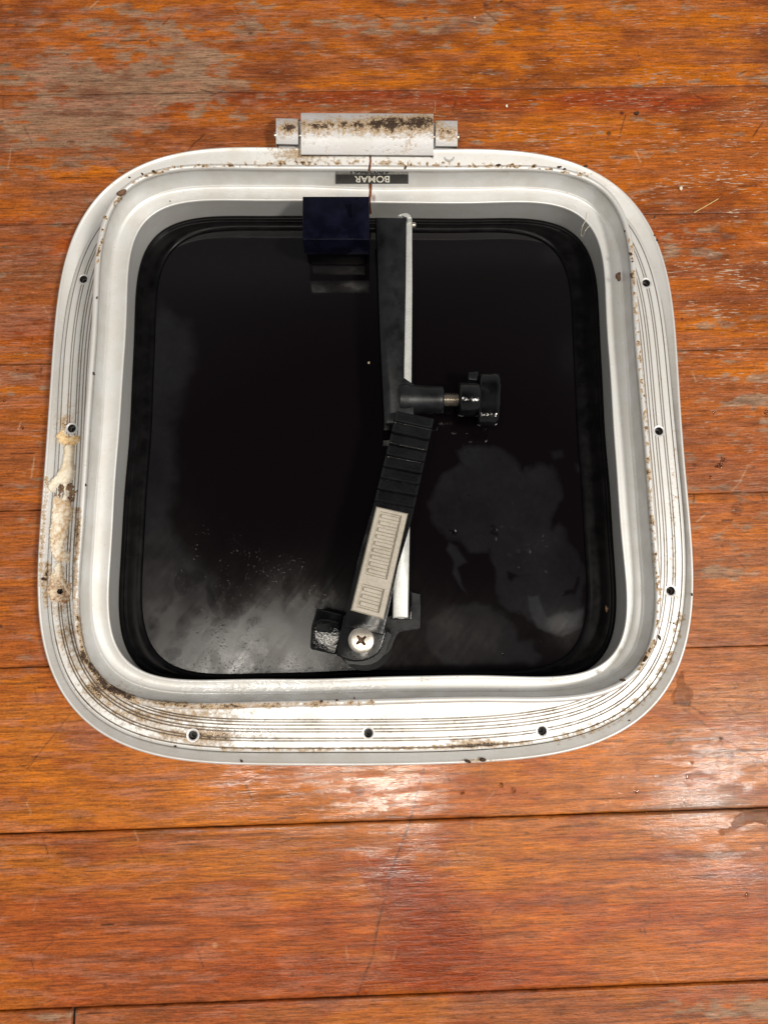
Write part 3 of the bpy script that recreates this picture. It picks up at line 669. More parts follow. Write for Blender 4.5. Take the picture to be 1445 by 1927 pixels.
# pane
def build_lens():
    nr, na = 330, 1100; th = np.linspace(0, 2*np.pi, na, endpoint=False)
    C = lens_ring(1, th); c0 = C.mean(0); s = np.linspace(0, 1, nr)
    XY = c0[None, None]+(C[:, None]-c0)*s[None, :, None]
    V = np.concatenate([XY, np.full((na, nr, 1), .0080)], 2).reshape(-1, 3)
    u, v = proj(V); wob = 30*(fbm(u/34, v/34, 601, 6)-.5); wob2 = 26*(fbm(u/28, v/28, 611, 6)-.5); n = fbm(u/60, v/60, 620, 4)
    film_and_glints = np.zeros_like(u)
    Z7 = lambda L: [(800+a/3.705, 760+b/3.705) for a, b in L]
    big = Z7([(60,560),(110,480),(240,420),(210,340),(280,300),(480,300),(600,370),(690,460),(800,420),(900,450),(950,560),(940,680),(900,760),(890,880),(960,830),(1010,870),(1005,970),(1060,1040),(1095,1130),(1100,1400),(1040,1540),(900,1600),(780,1540),(690,1480),(560,1460),(490,1330),(490,1170),(450,1020),(430,1050),(300,1040),(240,960),(160,960),(90,880),(40,800),(10,700)])
    edgef = lambda p, q, a, w_=5: np.clip(a*(sm(-2, w_, sdf(u+wob*q, v+wob2*q, p))), 0, 1)
    film_and_glints = np.maximum(film_and_glints, edgef(big, .9, .26, 7)*(.45+1.1*n)+.10*np.exp(-(sdf(u+wob*.9, v+wob2*.9, big)/2.5)**2))
    film_and_glints = film_and_glints+edgef(Z7([(700,1350),(800,1340),(860,1480),(1000,1460),(1100,1420),(1090,1560),(960,1640),(780,1560)]), .7, .35)
    film_and_glints = film_and_glints+edgef(Z7([(120,1400),(300,1370),(450,1380),(560,1490),(660,1560),(660,1650),(780,1650),(830,1770),(740,1835),(100,1835),(0,1700),(0,1500)]), .9, .24, 12)
    film_and_glints = np.maximum(film_and_glints, edgef(Z7([(160,960),(230,1000),(290,1110),(230,1150),(300,1330),(260,1290),(190,1190),(200,1120),(150,1020)]), .4, .32))
    film_and_glints = film_and_glints+edgef(Z7([(1030,400),(1110,430),(1130,520),(1050,480)]), .6, .22, 8)+edgef(Z7([(860,320),(960,320),(970,370),(900,410)]), .5, .2, 8)
    for p in ([(770,1195),(640,1190),(570,1165),(570,1230),(600,1250),(640,1200)], [(1075,1200),(1050,1210),(1030,1290),(970,1300),(970,1340),(1050,1330),(1075,1260)], [(290,1060),(440,1040),(500,1150),(490,1330),(310,1330)],
              [(470,840),(510,880),(510,930),(450,910)], [(160,870),(230,890),(225,930),(170,920)]):
        film_and_glints = film_and_glints*(1-.92*sm(-2, 4, sdf(u+wob*.3, v+wob2*.3, Z7(p))))
    lf = [(300,560),(380,600),(372,700),(340,800),(350,900),(330,980),(420,1100),(430,1270),(230,1270),(240,1000),(250,700),(270,600)]
    film_and_glints = film_and_glints+edgef(lf, 1.1, .30, 34)*(.5+.9*n)
    film_and_glints = film_and_glints+.10*Gs(u, v, 1072, 670, 22, 40)+.14*Gs(u, v, 1040, 480, 20, 16)
    film_and_glints = film_and_glints+.25*Gs(u, v, 450, 440, 170, 7)*sm(.35, .6, fbm(u/18, v/5, 660, 3))+.12*Gs(u, v, 500, 500, 260, 60)+.10*Gs(u, v, 900, 470, 250, 30)  # first term paints glints along the top pane edge; the rest is film
    hz = .46*Gs(u, v, 470, 1258, 210, 95)+.35*Gs(u, v, 600, 1160, 160, 80)+.18*Gs(u, v, 880, 1200, 90, 60)+.22*Gs(u, v, 300, 1130, 70, 130)+.22*Gs(u, v, 1060, 1180, 40, 40)  # painted glare, strongest at lower left; also drives the roughness
    hz = hz*(.62+.75*(n-.2))
    str_ = fbm((u*.8+v*.6)/6, (v*.8-u*.6)/80, 633, 5); blo = fbm(u/34+wob/30, v/46, 634, 5); hz = hz*(.50+.70*str_+.45*sm(.36, .62, blo))
    hzr = np.clip(hz, 0, 1)
    for cu, cv, a, b, r in ((344,1097,17,25,.15), (372,1085,14,14,.0), (345,1182,15,28,.3), (382,1246,13,20,0), (390,1200,12,18,.35), (290,1172,12,14,.2), (450,1220,10,26,.3), (446,1247,9,8,.2), (440,1160,10,26,-.2), (328,1232,18,13,-.4), (398,1130,9,30,-.3)):
        cc, ss = math.cos(r), math.sin(r); du = (u+wob*.3-cu); dv = (v+wob2*.3-cv); x = (du*cc+dv*ss)/a; y = (-du*ss+dv*cc)/b
        k = sm(1.25, .6, np.hypot(x, y)+.35*(fbm(u/9, v/9, 777, 3)-.5)); hz = hz*(1-.6*k); film_and_glints = film_and_glints*(1-.45*k)
        hz = hz+.16*sm(.12, .0, np.abs(np.hypot(x, y)-1.12))*Gs(u, v, 420, 1240, 200, 120)
    hz = hz*(1-.6*sm(.60, .72, fbm(u/7, v/7, 640, 3))*sm(1240, 1262, v))
    ws = .6*Gs(u, v, 420, 1150, 60, 110)*sm(.48, .62, fbm(u/26, v/26, 650, 3))+.9*Gs(u, v, 540, 1100, 50, 40)*sm(.45, .6, n)+.03*Gs(u, v, 1070, 1180, 40, 60)+.5*Gs(u, v, 470, 430, 140, 10)+.3*Gs(u, v, 500, 1255, 120, 12)
    V[:, 2] += 0
    F = gridfaces(na, nr, True)
    npmesh('acrylic_pane', V, F[:, ::1] if True else F, LENS, hatch, True, dict(film_and_glints=np.clip(film_and_glints, 0, 1), haze=np.clip(hz, 0, 1), hazer=hzr, wetspeck=np.clip(ws, 0, 1)))
build_lens()

# ------------------------------------------------------------------ hinge
def hinge_plate(name, u0, u1, vt, vf, vb, zt, zf, zb, parent, skew=0.0, thick=.003):
    # cross-section rows (v, z): top edge, fold line, lower edge
    rows = [(vt, zt-thick*1.6), (vt, zt-.0006), (vt+1.5, zt), (vt+(vf-vt)*.5, (zt+zf)/2+.0004), (vf-1.2, zf-.0001), (vf+1.2, zf-.0001), ((vf+vb)/2, (zf+zb)/2), (vb-3, zb+.0002), (vb-1.2, zb+.0001), (vb, zb-.0006), (vb, zb-thick)]
    n = 90; V = []
    for i in range(n):
        t = i/(n-1); uu = u0+(u1-u0)*t
        for v_, z_ in rows: V.append(unproj([(uu, v_+skew*t)], z_)[0])
    V = np.array(V); V = V.reshape(n, len(rows), 3)
    # end caps: fold the outer columns down
    caps = []
    for side in (0, -1):
        c = V[side].copy(); c[:, 2] = c[:, 2].min()-.001; caps.append(c)
    V = np.concatenate([caps[0][None], V, caps[1][None]], 0)
    Vf = V.reshape(-1, 3); u, v = proj(Vf); nn = fbm(u/9, v/7, 930, 3); n2 = fbm(u/30, v/14, 935, 3)
    d = .14+.50*Gs(u, v, 700, 236, 165, 14)*(.35+1.2*nn)+.35*sm(.4, .6, n2)*Gs(u, v, 720, 232, 150, 10)+.45*Gs(u, v, 745, 225, 55, 12)+.5*Gs(u, v, 590, 240, 45, 12)+.5*Gs(u, v, 800, 222, 26, 12)+.55*Gs(u, v, 540, 243, 12, 16)+.8*Gs(u, v, 840, 252, 22, 10) \
        + .45*Gs(u, v, 745, 280, 50, 10)+.3*(nn-.4)+.5*Gs(u, v, 770, 268, 10, 8)
    o = npmesh(name, Vf, gridfaces(n+2, len(rows)), ALU2, parent, True, dict(dirt=d, rust=0*d, wet=0*d, groove=0*d))
    try: o.data.set_sharp_from_angle(angle=math.radians(35))
    except Exception: pass
    bm = bmesh.new(); bm.from_mesh(o.data); bmesh.ops.recalc_face_normals(bm, faces=bm.faces); bm.to_mesh(o.data); bm.free()
    return o
hg = prism('hinge', [(524,226),(856,230),(856,284),(524,280)], .0095, .003, ALU2, hatch, bevel=.0004)
hinge_plate('hinge_leaf', 566.4, 815.5, 211.5, 232.5, 290.8, .0180, .0215, .0150, hg, 1.6)
hinge_plate('hinge_knuckle', 519.4, 561.0, 221.5, 238.0, 271.0, .0150, .0172, .0140, hg, 1.0, .006)
hinge_plate('hinge_knuckle', 819.8, 860.8, 225.7, 243.0, 275.0, .0150, .0172, .0140, hg, .6, .006)
pn = lathe('hinge_pin', P1(517, 255, .0085), (P1(863, 258, .0085)-P1(517, 255, .0085)), [(0, .0001), (0, .0026), ((P1(863, 258, .0085)-P1(517, 255, .0085)).length, .0026), ((P1(863, 258, .0085)-P1(517, 255, .0085)).length, .0001)], STEEL, hg, 20)

# ------------------------------------------------------------------ label on the inner wall
def wall_quad(u0, v0, u1, v1, lift):
    """quad on the sloping inner wall at the top: height follows the wall between bead and step"""
    i0 = int(np.argmin(np.abs(proj(np.column_stack([iw, np.full(NP, .0424)]))[0]-(u0+u1)/2)+1e4*(iw[:,1] < .12)))
    A = np.array([iw[i0,1], .0424]); C2 = lerpc(iw, off(Rs_, .0006), .93)[i0]; B = np.array([C2[1], .0424-.0118*.93])
    def zz(v):
        lo_, hi_ = .02, .06
        for _ in range(40):
            mid = (lo_+hi_)/2; y = unproj([((u0+u1)/2, v)], mid)[0][1]
            zw = A[1]+(y-A[0])*(B[1]-A[1])/(B[0]-A[0])
            if mid > zw: hi_ = mid
            else: lo_ = mid
        return (lo_+hi_)/2+lift*.5
    return [unproj([(u0, v0)], zz(v0))[0], unproj([(u1, v0)], zz(v0))[0], unproj([(u1, v1)], zz(v1))[0], unproj([(u0, v1)], zz(v1))[0]]
lab_silver = mat_plain('silver_foil', L3(150, 148, 144), L3(104, 98, 90), .45, .1, 900, .5)
lab_black = mat_plain('label_black', (.03, .029, .028), (.045, .042, .04), .35)
lab_white = mat_plain('label_white', L3(240, 238, 228), L3(214, 206, 186), .5)
lab_ink = mat_plain('label_ink', (.02, .02, .02), None, .6)
def slab(name, q, th, mat, parent):
    q = [Vector(p) for p in q]; nrm = (q[1]-q[0]).cross(q[3]-q[0]).normalized()
    if nrm.z < 0: nrm = -nrm
    bm = bmesh.new(); a = [bm.verts.new(p+nrm*th) for p in q]; b = [bm.verts.new(p-nrm*.0006) for p in q]
    bm.faces.new(a); bm.faces.new(b[::-1])
    for i in range(4): bm.faces.new((a[i], b[i], b[(i+1) % 4], a[(i+1) % 4]))
    return bmobj(name, bm, mat, parent)
plate = slab('maker_label', wall_quad(631.5, 327.3, 768.3, 344.8, .0003), .0002, lab_black, hatch)
strip = slab('serial_strip', wall_quad(631.5, 317.5, 768.3, 327.0, .0003), .0002, lab_silver, plate)
def text_on(name, txt, u0, u1, v0, v1, lift, mat, parent, squash=1.0):
    """upside-down lettering between pixel columns u0..u1 and rows v0..v1 (read with the picture turned round)"""
    cu = bpy.data.curves.new('t', 'FONT'); cu.body = txt; cu.size = 1; cu.offset = .014; cu.extrude = 0.0
    ob = bpy.data.objects.new('t', cu); COL.objects.link(ob)
    dg = bpy.context.evaluated_depsgraph_get(); me = bpy.data.meshes.new_from_object(ob.evaluated_get(dg))
    bpy.data.objects.remove(ob); me.name = name
    co = np.zeros(len(me.vertices)*3); me.vertices.foreach_get('co', co); co = co.reshape(-1, 3)
    lo, hi = co.min(0), co.max(0); s = (co[:,0]-lo[0])/(hi[0]-lo[0]); t = (co[:,1]-lo[1])/(hi[1]-lo[1])
    q = wall_quad(u0, v0, u1, v1, lift); tl, tr, br, bl = [np.array(p) for p in q]
    s2, t2 = 1-s, t      # rotated by 180 degrees: first letter at the right, tops towards the viewer
    X = tl[None]*((1-s2)*(1-t2))[:,None]+tr*(s2*(1-t2))[:,None]+br*(s2*t2)[:,None]+bl*((1-s2)*t2)[:,None]
    nrm = np.cross(tr-tl, bl-tl); nrm /= np.linalg.norm(nrm); nrm = nrm if nrm[2] > 0 else -nrm
    X = X+nrm*.00045
    me.vertices.foreach_set('co', X.ravel()); me.materials.clear(); me.materials.append(mat); me.update()
    o = bpy.data.objects.new(name, me); COL.objects.link(o); o.parent = parent; return o
text_on('maker_lettering', 'BOMAR', 667.0, 732.8, 329.3, 341.8, .0003, lab_white, plate)
text_on('serial_lettering', '68029661', 660.0, 731.5, 318.6, 325.6, .0003, lab_ink, plate)

# ------------------------------------------------------------------ hinge-side bracket block
blk = prism('bracket_block', [(569.5,369),(695,369),(694.5,450),(569,450)], .0430, .0255, GLOSSBLK, hatch, bevel=.0004)
prism('bracket_foot', [(574,455),(688,455),(688,473),(582,473),(575,466)], .0254, .0092, RUB, blk, bevel=.0012)
blob('dried_smear', [(632,372),(650,371),(663,376),(663,395),(665,408),(660,412),(652,405),(650,392),(643,384),(633,381)], .04302, .00006, .0006, mat_plain('smear', (.045,.047,.055), None, .3), blk, res=.0002, k=4)

# ------------------------------------------------------------------ support arm, bar, mount, knob
arm = prism('support_arm', [(706,408),(765,409),(763.5,540),(760.5,697),(758,712),(779,722),(779,786),(742,797),(723,797),(721.5,748),(715,620),(710,464)], .0340, .0200, BLK, hatch, bevel=.0007)
prism('arm_end_cap', [(724,778),(748,774),(746,797),(724.5,797)], .0345, .0250, BLK, arm, bevel=.0012)
WHT = mat_plain('pale_aluminium_bar', L3(198, 199, 196), L3(176, 177, 174), .42, .25, 1100, .25)
bar = prism('support_bar', [(750,407),(775.5,409),(775.5,540),(774,712),(771,990),(768.5,1163),(738.5,1163),(741,990),(747,540)], .0300, .0262, WHT, hatch, bevel=.0009)
prism('bent_tab', [(747,404.5),(755,400.5),(764,399),(771,402),(775.5,410),(766,411),(763,405),(755,405.5)], .0348, .0285, WHT, bar, bevel=.0008)
p0 = P1(775, 423, .0285); lathe('rivet', p0, (1, 0, 0), [(0, .0016), (.0012, .0017), (.0022, .0015), (.0027, .0009), (.0028, .00001)], STEEL, bar, 24)
bar_slot = prism('bar_clip', [(766,1112),(775,1112),(775,1166),(737,1166),(737,1158),(767,1158)], .0215, .0150, BLKWET, hatch, bevel=.0005)
ax0 = P1(770, 752, .0275); ax1 = P1(938, 752, .0275); ax = (ax1-ax0).normalized(); pxm = (ax1-ax0).length/168.0
def L_(u): return (u-770)*pxm
boss = lathe('knob_mount', ax0, ax, [(L_(752), .0001), (L_(752), .0100), (L_(762), .0102), (L_(770), .0099), (L_(780), .0092), (L_(795), .0086), (L_(826), .0084), (L_(832), .0082), (L_(833.5), .0077), (L_(833.5), .0030)], BLK, arm, 56)
tp = []; k0, k1 = L_(830), L_(866)
for i in range(9*10+1):
    d = k0+(k1-k0)*i/90; tp.append((d, .0037+.00055*math.cos(2*math.pi*i/10)))
STEELT = mat_plain('threaded_steel', (.58, .54, .48), (.36, .32, .27), .3, .9, 900, .2)
kn = lathe('knob_collar', ax0, ax, [(L_(861), .0001), (L_(861), .0092), (L_(863), .0102), (L_(866), .0105), (L_(897), .0106), (L_(900), .0100), (L_(900), .0001)], BLKWET, hatch, 56)
lathe('threaded_rod', ax0, ax, tp, STEELT, kn, 32)
bm = bmesh.new(); W0, W1 = L_(899), L_(938); ns = 44; ringsv = []
side = ax.cross(Vector((0,0,1))).normalized()
for d, sc in ((W0, .90), (W0+.0008, .985), (W0+.0020, 1.0), ((W0+W1)/2, .985), (W1-.0030, 1.02), (W1-.0010, .99), (W1, .90)):
    row = []
    for k in range(ns):
        a = 2*math.pi*k/ns; cx_, cz_ = math.cos(a), math.sin(a)
        yy = .0166*math.copysign(abs(cx_)**.62, cx_); zz_ = (.0078-.0016*math.cos(2*a)*-1*.0)*math.copysign(abs(cz_)**.75, cz_)*(1-.22*math.exp(-(yy/.006)**2))
        tiltx = .0010*(yy/.0166)*(-1)
        row.append(bm.verts.new(ax0+ax*(d+tiltx)+side*(yy*sc)+Vector((0,0,zz_*sc))))
    ringsv.append(row)
for r0, r1 in zip(ringsv[:-1], ringsv[1:]):
    for k in range(ns): bm.faces.new((r0[k], r0[(k+1) % ns], r1[(k+1) % ns], r1[k]))
bm.faces.new(ringsv[0]); bm.faces.new(ringsv[-1])
kh = bmobj('wing_knob', bm, BLKWET, hatch, True, math.radians(55))
kn.parent = kh
prism('knob_web', [(881,700),(900,698),(900,716),(881,714)], .0300, .0240, BLK, kh, bevel=.0006)
# re-parent the threaded rod so that depth stays at thing > part > sub-part
for o in list(COL.objects):
    if o.name.startswith('threaded_rod'): o.parent = kh

# ------------------------------------------------------------------ latch: base, pivot, lever
base = prism('latch_base', smooth_poly([(735,1160),(742,1114),(750,1110),(786,1118),(790.6,1124),(790.5,1176),(786,1183),(760,1187),(750,1191),(743,1202),(733,1224),(715,1235),(660,1235),(655,1160)], 5), .0180, .0084, BLK, hatch, bevel=0)
prism('latch_boss', [(687+53*math.cos(a), 1210+53*math.sin(a)) for a in np.linspace(0, 2*math.pi, 48, endpoint=False)], .0150, .0084, RUB, base, bevel=.0008)
LZ = .0395
lever_out = [(653,1146),(673,1057),(695,976),(706,943)]
def rib_h(s, t, L, Wd):
    n = 8; ph = s*n; k = np.floor(ph); f = ph-k
    h = .0013*f*sm(1.0, .93, f)
    side_ = np.minimum(t, 1-t)*Wd
    h = h+.0005*np.exp(-((f-.90)/.045)**2)
    return h*1.0-.0005+.0004*np.exp(-((side_-.0006)/.0004)**2)
lev = patch('latch_lever', [(746.5,772.5),(816.5,788),(779,957),(704.5,944)], .0400, rib_h, BLKWET, hatch, res=.00025, skirt=.009)
prism('lever_body', [(704.5,942),(780,956),(770,995),(749,1065),(728,1164),(722,1196),(646,1180),(653,1146),(673,1057),(695,976)], .0405, .0300, PIVM, lev, bevel=.0007)
def ins_h(s, t, L, Wd):
    S_, T_ = s*L, t*Wd; b = sm(0, .0008, np.minimum(np.minimum(S_, L-S_), np.minimum(T_, Wd-T_)))
    h = .0013*b
    def rr(s0, s1, t0, t1, ss, tt, r=.0006):
        dx = np.maximum(np.maximum(s0-ss, ss-s1), 0); dy = np.maximum(np.maximum(t0-tt, tt-t1), 0)
        ins = np.minimum(np.minimum(ss-s0, s1-ss), np.minimum(tt-t0, t1-tt))
        return np.where(ins > 0, ins, -np.hypot(dx, dy))
    t0, t1 = .155*Wd, .835*Wd
    for s0, s1, nb in ((.035*L, .645*L, 9), (.735*L, .955*L, 3)):
        d = rr(s0, s1, t0, t1, S_, T_); h = h-.0017*sm(0, .0004, d)
        m = .0011; sp = (s1-s0-2*m*.5)/nb
        for k in range(nb):
            a = s0+m*.5+k*sp+.00075; bb = a+sp-.0015
            d = rr(a, bb, t0+m, t1-m*.9, S_, T_); h = h+.0015*sm(-.00005, .00040, d)
    return h
patch('grip_insert', [(707.5,953),(767.5,966.5),(721.5,1166),(659.5,1148.5)], .0410, ins_h, GRIPG, lev, res=.00022, skirt=.001)
piv = prism('pivot_housing', [(646,1157),(727,1170),(727,1191.6),(719,1218.6),(711,1231),(699,1240),(683,1245),(668,1246),(654,1244),(631.5,1233),(640,1192)], .0385, .0200, PIVM, hatch, bevel=.0011)
prism('pivot_flange', smooth_poly([(646,1180),(730,1190),(729,1212),(722,1232),(708,1246),(688,1252),(666,1250),(650,1244)], 5), .0300, .0180, BLK, piv, bevel=0)
def scr():
    c = P1(679.5, 1205, .0412); R = .0073; n, m = 140, 140
    xs = np.linspace(-R, R, n); X, Y = np.meshgrid(xs, xs, indexing='ij'); rr = np.hypot(X, Y)
    Z = .0016*np.sqrt(np.clip(1-(rr/R)**2*.92, 0, 1)); a = math.radians(38)
    Xr, Yr = X*math.cos(a)+Y*math.sin(a), -X*math.sin(a)+Y*math.cos(a)
    arm_ = np.maximum(np.where(np.abs(Yr) < .0006+.0004*(1-np.clip(np.abs(Xr)/.0030, 0, 1)), .0034-np.abs(Xr), -1), np.where(np.abs(Xr) < .0006+.0004*(1-np.clip(np.abs(Yr)/.0030, 0, 1)), .0034-np.abs(Yr), -1))
    mk = (arm_ > 0); Z = Z-mk*np.minimum(.0022, .0010+arm_*.9)-(rr < .0016)*.0006
    keep = rr < R*1.005; kf = keep[:-1,:-1] & keep[1:,:-1] & keep[1:,1:] & keep[:-1,1:]
    V = np.stack([X+c.x, Y+c.y, Z+.0398], -1).reshape(-1, 3); o = npmesh('pivot_screw', V, gridfaces(n, m, keep=kf), STEEL, piv); RCS = mat_plain('shaded_rusty_recess', L3(92, 58, 26), L3(40, 24, 12), .45, .3); o.data.materials.append(RCS); fm = mk[:-1,:-1][kf]; o.data.polygons.foreach_set('material_index', fm.astype(np.int32)); o.data.update()  # cross recess: shade painted in as a dark, rust-tinted colour
    lathe('screw_rim', (c.x, c.y, .0384), (0,0,1), [(0, R*1.0), (.0012, R*1.005), (.0017, R*.995), (.0019, R*.965), (.0017, R*.93)], STEEL, piv, 64)
    rc = prism('screw_recess', [(679.5+11*math.cos(q), 1205+11*math.sin(q)) for q in np.linspace(0, 6.28, 20, endpoint=False)], .0382, .0375, mat_plain('rusty_recess', L3(110, 74, 36), L3(60, 36, 16), .5), piv, bevel=0)
scr()
catch = prism('latch_catch', [(596,1144.5),(646,1157),(640,1192),(632,1233),(583.5,1221.5),(585.5,1181)], .0320, .0110, BLKWET, hatch, bevel=.0010)
WETPAD = mat_black('beaded_wet_pad', (.003, .003, .003), .14, 1.0, 700, .6, .3)
prism('catch_pad', smooth_poly([(600,1166),(637,1172),(637,1195),(633,1214),(612,1213),(592.5,1206),(595,1185)], 4), .0338, .0300, WETPAD, catch, bevel=.0008)

# ------------------------------------------------------------------ sealant left on the flange
Z3 = lambda L: [(80+a/10.71, 780+b/10.71) for a, b in L]; Z4 = lambda L: [(80+a/9.64, 950+b/9.64) for a, b in L]
blob('sealant_residue', Z3([(470,640),(610,640),(625,800),(620,950),(645,1100),(625,1250),(560,1340),(490,1400),(350,1400),(250,1470),(190,1530),(135,1450),(170,1370),(300,1230),(390,1080),(440,900)]), ZF, .0034, .0026, CREAM, hatch, nz=.0008, seed=3, grow=.0005, jit=.0012)
SEAL2 = mat_plain('stained_sealant', L3(236, 214, 172), L3(200, 154, 92), .6, 0, 420, .5)
blob('sealant_residue', Z3([(300,420),(420,320),(470,430),(560,440),(700,440),(770,460),(700,560),(600,600),(520,590),(380,590),(310,510)]), ZF, .0018, .0016, SEAL2, hatch, nz=.0014, seed=5, grow=.0003, jit=.0025)
blob('sealant_residue', Z4([(215,-120),(440,-80),(530,0),(540,130),(490,320),(420,600),(370,720),(350,850),(430,830),(490,930),(440,1040),(340,1020),(260,990),(175,880),(150,700),(160,450),(190,150)]), ZF, .0016, .0016, mat_plain('brown_stained_sealant', L3(240, 232, 214), L3(190, 152, 104), .6, 0, 420, .5), hatch, nz=.0009, seed=7, grow=.0004, jit=.002)
blob('sealant_residue', Z3([(440,1380),(500,1370),(480,1520),(520,1660),(470,1760),(400,1740),(440,1600)]), ZF, .0016, .0012, CREAM, hatch, nz=.0008, seed=15, jit=.002)
blob('sealant_residue', Z4([(250,1090),(300,1040),(340,1150),(300,1330),(240,1260),(210,1290),(220,1180)]), ZF, .0014, .0011, CREAM, hatch, nz=.0008, seed=17, jit=.002)
blob('sealant_residue', Z4([(360,1360),(410,1400),(470,1520),(500,1600),(460,1600),(400,1500),(350,1420)]), ZF, .0014, .0011, CREAM, hatch, nz=.0008, seed=18, jit=.002)
GRM = mat_plain('crusted_grime', L3(150, 120, 88), L3(60, 40, 26), .8, 0, 900, .9)
blob('grime_crust', Z3([(340,1390),(430,1370),(440,1480),(400,1600),(380,1690),(290,1670),(270,1590),(340,1500)]), ZF, .0006, .0010, GRM, hatch, nz=.0014, seed=11, jit=.005)
blob('grime_crust', Z3([(520,1370),(600,1400),(640,1490),(700,1600),(620,1640),(570,1750),(500,1700),(530,1600),(490,1500)]), ZF, .0007, .0010, GRM, hatch, nz=.0014, seed=12, jit=.005)
blob('grime_crust', Z4([(130,1290),(300,1240),(430,1380),(540,1500),(510,1700),(420,1810),(280,1760),(170,1740),(110,1620)]), ZF-.0001, .0007, .0016, mat_plain('pale_crust', L3(228, 210, 182), L3(140, 98, 62), .75, 0, 700, .9), hatch, nz=.0014, seed=13, jit=.003, holes=[(HW[2][0], HW[2][1], .0024)])

# ------------------------------------------------------------------ loose bits: puddles, drops, crumbs, fibres
def puddle(pts, label, h=.0007, wd=.0015, name='water_puddle', zb=0, group=None, jit=0.002, seed=1, cat='puddle'):
    o = blob(name, pts, zb, h, wd, RIPPLED, None, res=.00035, k=5, jit=jit, seed=seed); return tag(o, label, cat, group)
Q5 = lambda L: [(1250+a/5.354, 1260+b/5.354) for a, b in L]; QR = lambda L: [(1295+a/4.82, 600+b/4.82) for a, b in L]
puddle(Q5([(165,20),(205,30),(200,130),(275,195),(285,290),(235,380),(160,360),(75,320),(95,220),(130,110)]), 'ragged brown water puddle touching the lower right corner of the frame', seed=21, jit=.004)
puddle(Q5([(1060,1420),(760,1440),(710,1510),(640,1590),(560,1620),(545,1665),(590,1680),(630,1630),(760,1600),(900,1550),(1060,1570)]), 'long water puddle with a trailing tail at the right picture edge below a board seam', seed=22, jit=.003)
puddle(QR([(400,1690),(430,1665),(475,1675),(500,1730),(460,1785),(400,1765)]), 'rounded amber water drop on the board right of the frame', h=.0008, name='water_drop', cat='water drop', seed=23)
puddle(QR([(300,1250),(335,1260),(340,1290),(310,1310),(300,1345),(255,1355),(245,1320),(290,1290)]), 'small double water drop right of the frame just above a board seam', h=.0006, wd=.001, name='water_drop', cat='water drop', seed=24)
sd = [(1405,1686,5),(1293,1462,4),(1303,1436,3.5),(1356,1392,4),(1198,1490,5),(1442,776,5),(1344,776,4),(1336,898,3),(8,754,2.5),(42,806,3),(78,783,2.5),(1216,1530,3),(943,1478,5),(966,1488,5),(870,1492,4)]
DROPL = ['lone water drop on the lowest wide board near the right picture edge', 'tiny water drop on the damp boards below the frame corner, above the painted grey reflection', 'tiny water drop at the upper left of the painted grey reflection right of the frame corner',
 'water drop beside a long diagonal scratch right of the frame', 'dark water drop left of the painted grey reflection, just above the board seam', 'water drop cut by the right picture edge level with the knob', 'small water drop on a worn grey patch right of the frame near the middle hole',
 'pinhead water drop below the small double drop right of the frame', 'water drop close to the left picture edge, leftmost of the three by the sealant', 'water drop left of the frame beside the sealant, lowest of three', 'small water drop left of the frame beside the sealant, nearest the frame',
 'flat water drop just above the seam of the lowest wide board on the right', 'water drop just below the bottom edge of the frame on its right part', 'water drop below the bottom edge of the frame, right one of a close pair', 'water drop on a dark drip streak below the bottom edge of the frame']
for i, (a, b, r) in enumerate(sd):
    o = blob('water_drop', [(a+r*math.cos(t)*1.0, b+r*math.sin(t)*1.15) for t in np.linspace(0, 2*math.pi, 8, endpoint=False)], 0, .0006, .0010, WATER, None, res=.0003, k=3, seed=40+i, jit=.001)
    tag(o, DROPL[i], 'water drop', 'tiny water drops splashed on the boards')
# beads of water on the dark pane
beads = [(503,532,7),(557,593,5),(302,637,8),(244,667,7),(196,720,12),(267,799,6),(409,790,5),(432,846,6),(530,857,7),(606,856,6),(638,853,4),(502,938,9),(484,880,18),(196,900,18),(684,912,5),(683,770,4),(585,720,4),
         (738,693,5),(825,656,5),(637,573,6),(820,935,14),(716,1000,14),(732,1038,10),(650,1033,12),(588,1058,9),(773,1006,6),(849,995,5),(698,1097,5),(652,1144,5),(845,1172,9),(1004,1072,6),(922,1126,4),(208,1200,6),(430,1025,4),
         (808,1656,5),(962,1336,5),(545,1745,6),(480,1477,4),(414,182,8),(295,338,5),(268,350,4),(441,702,4),(600,686,4)]
for i, (a, b, r) in enumerate(beads):
    uu, vv_ = 800+a/3.705, 760+b/3.705; rw = r/3.705/3150*1.25
    c = unproj([(uu, vv_)], .008)[0]; n = 14; hgt = rw*.5
    prof_ = [(hgt*math.sin(t), rw*math.cos(t)) for t in np.linspace(-.15, math.pi/2-.05, 7)]+[(hgt, .00001)]
    ay = 1.0+.5*hsh(np.array(i), np.array(3), 5); an = float(hsh(np.array(i), np.array(9), 5))*3
    o = lathe('water_bead', (0, 0, 0), (0, 0, 1), prof_, BEADW, None, n, mod=lambda a_, d_: 1+(.35 if r > 8 else .12)*math.cos(2*(a_-an)))
    o.location = c
    tag(o, 'tiny water bead on the dark pane '+('beside the right-hand gasket' if uu > 1020 else 'just below the wing knob' if vv_ < 870 else 'close to the bottom edge of the pane' if vv_ > 1140 else 'in the upper grey dried patch' if vv_ < 985 else 'in the lower grey dried patch'), 'water bead', 'tiny water beads on the dark pane')
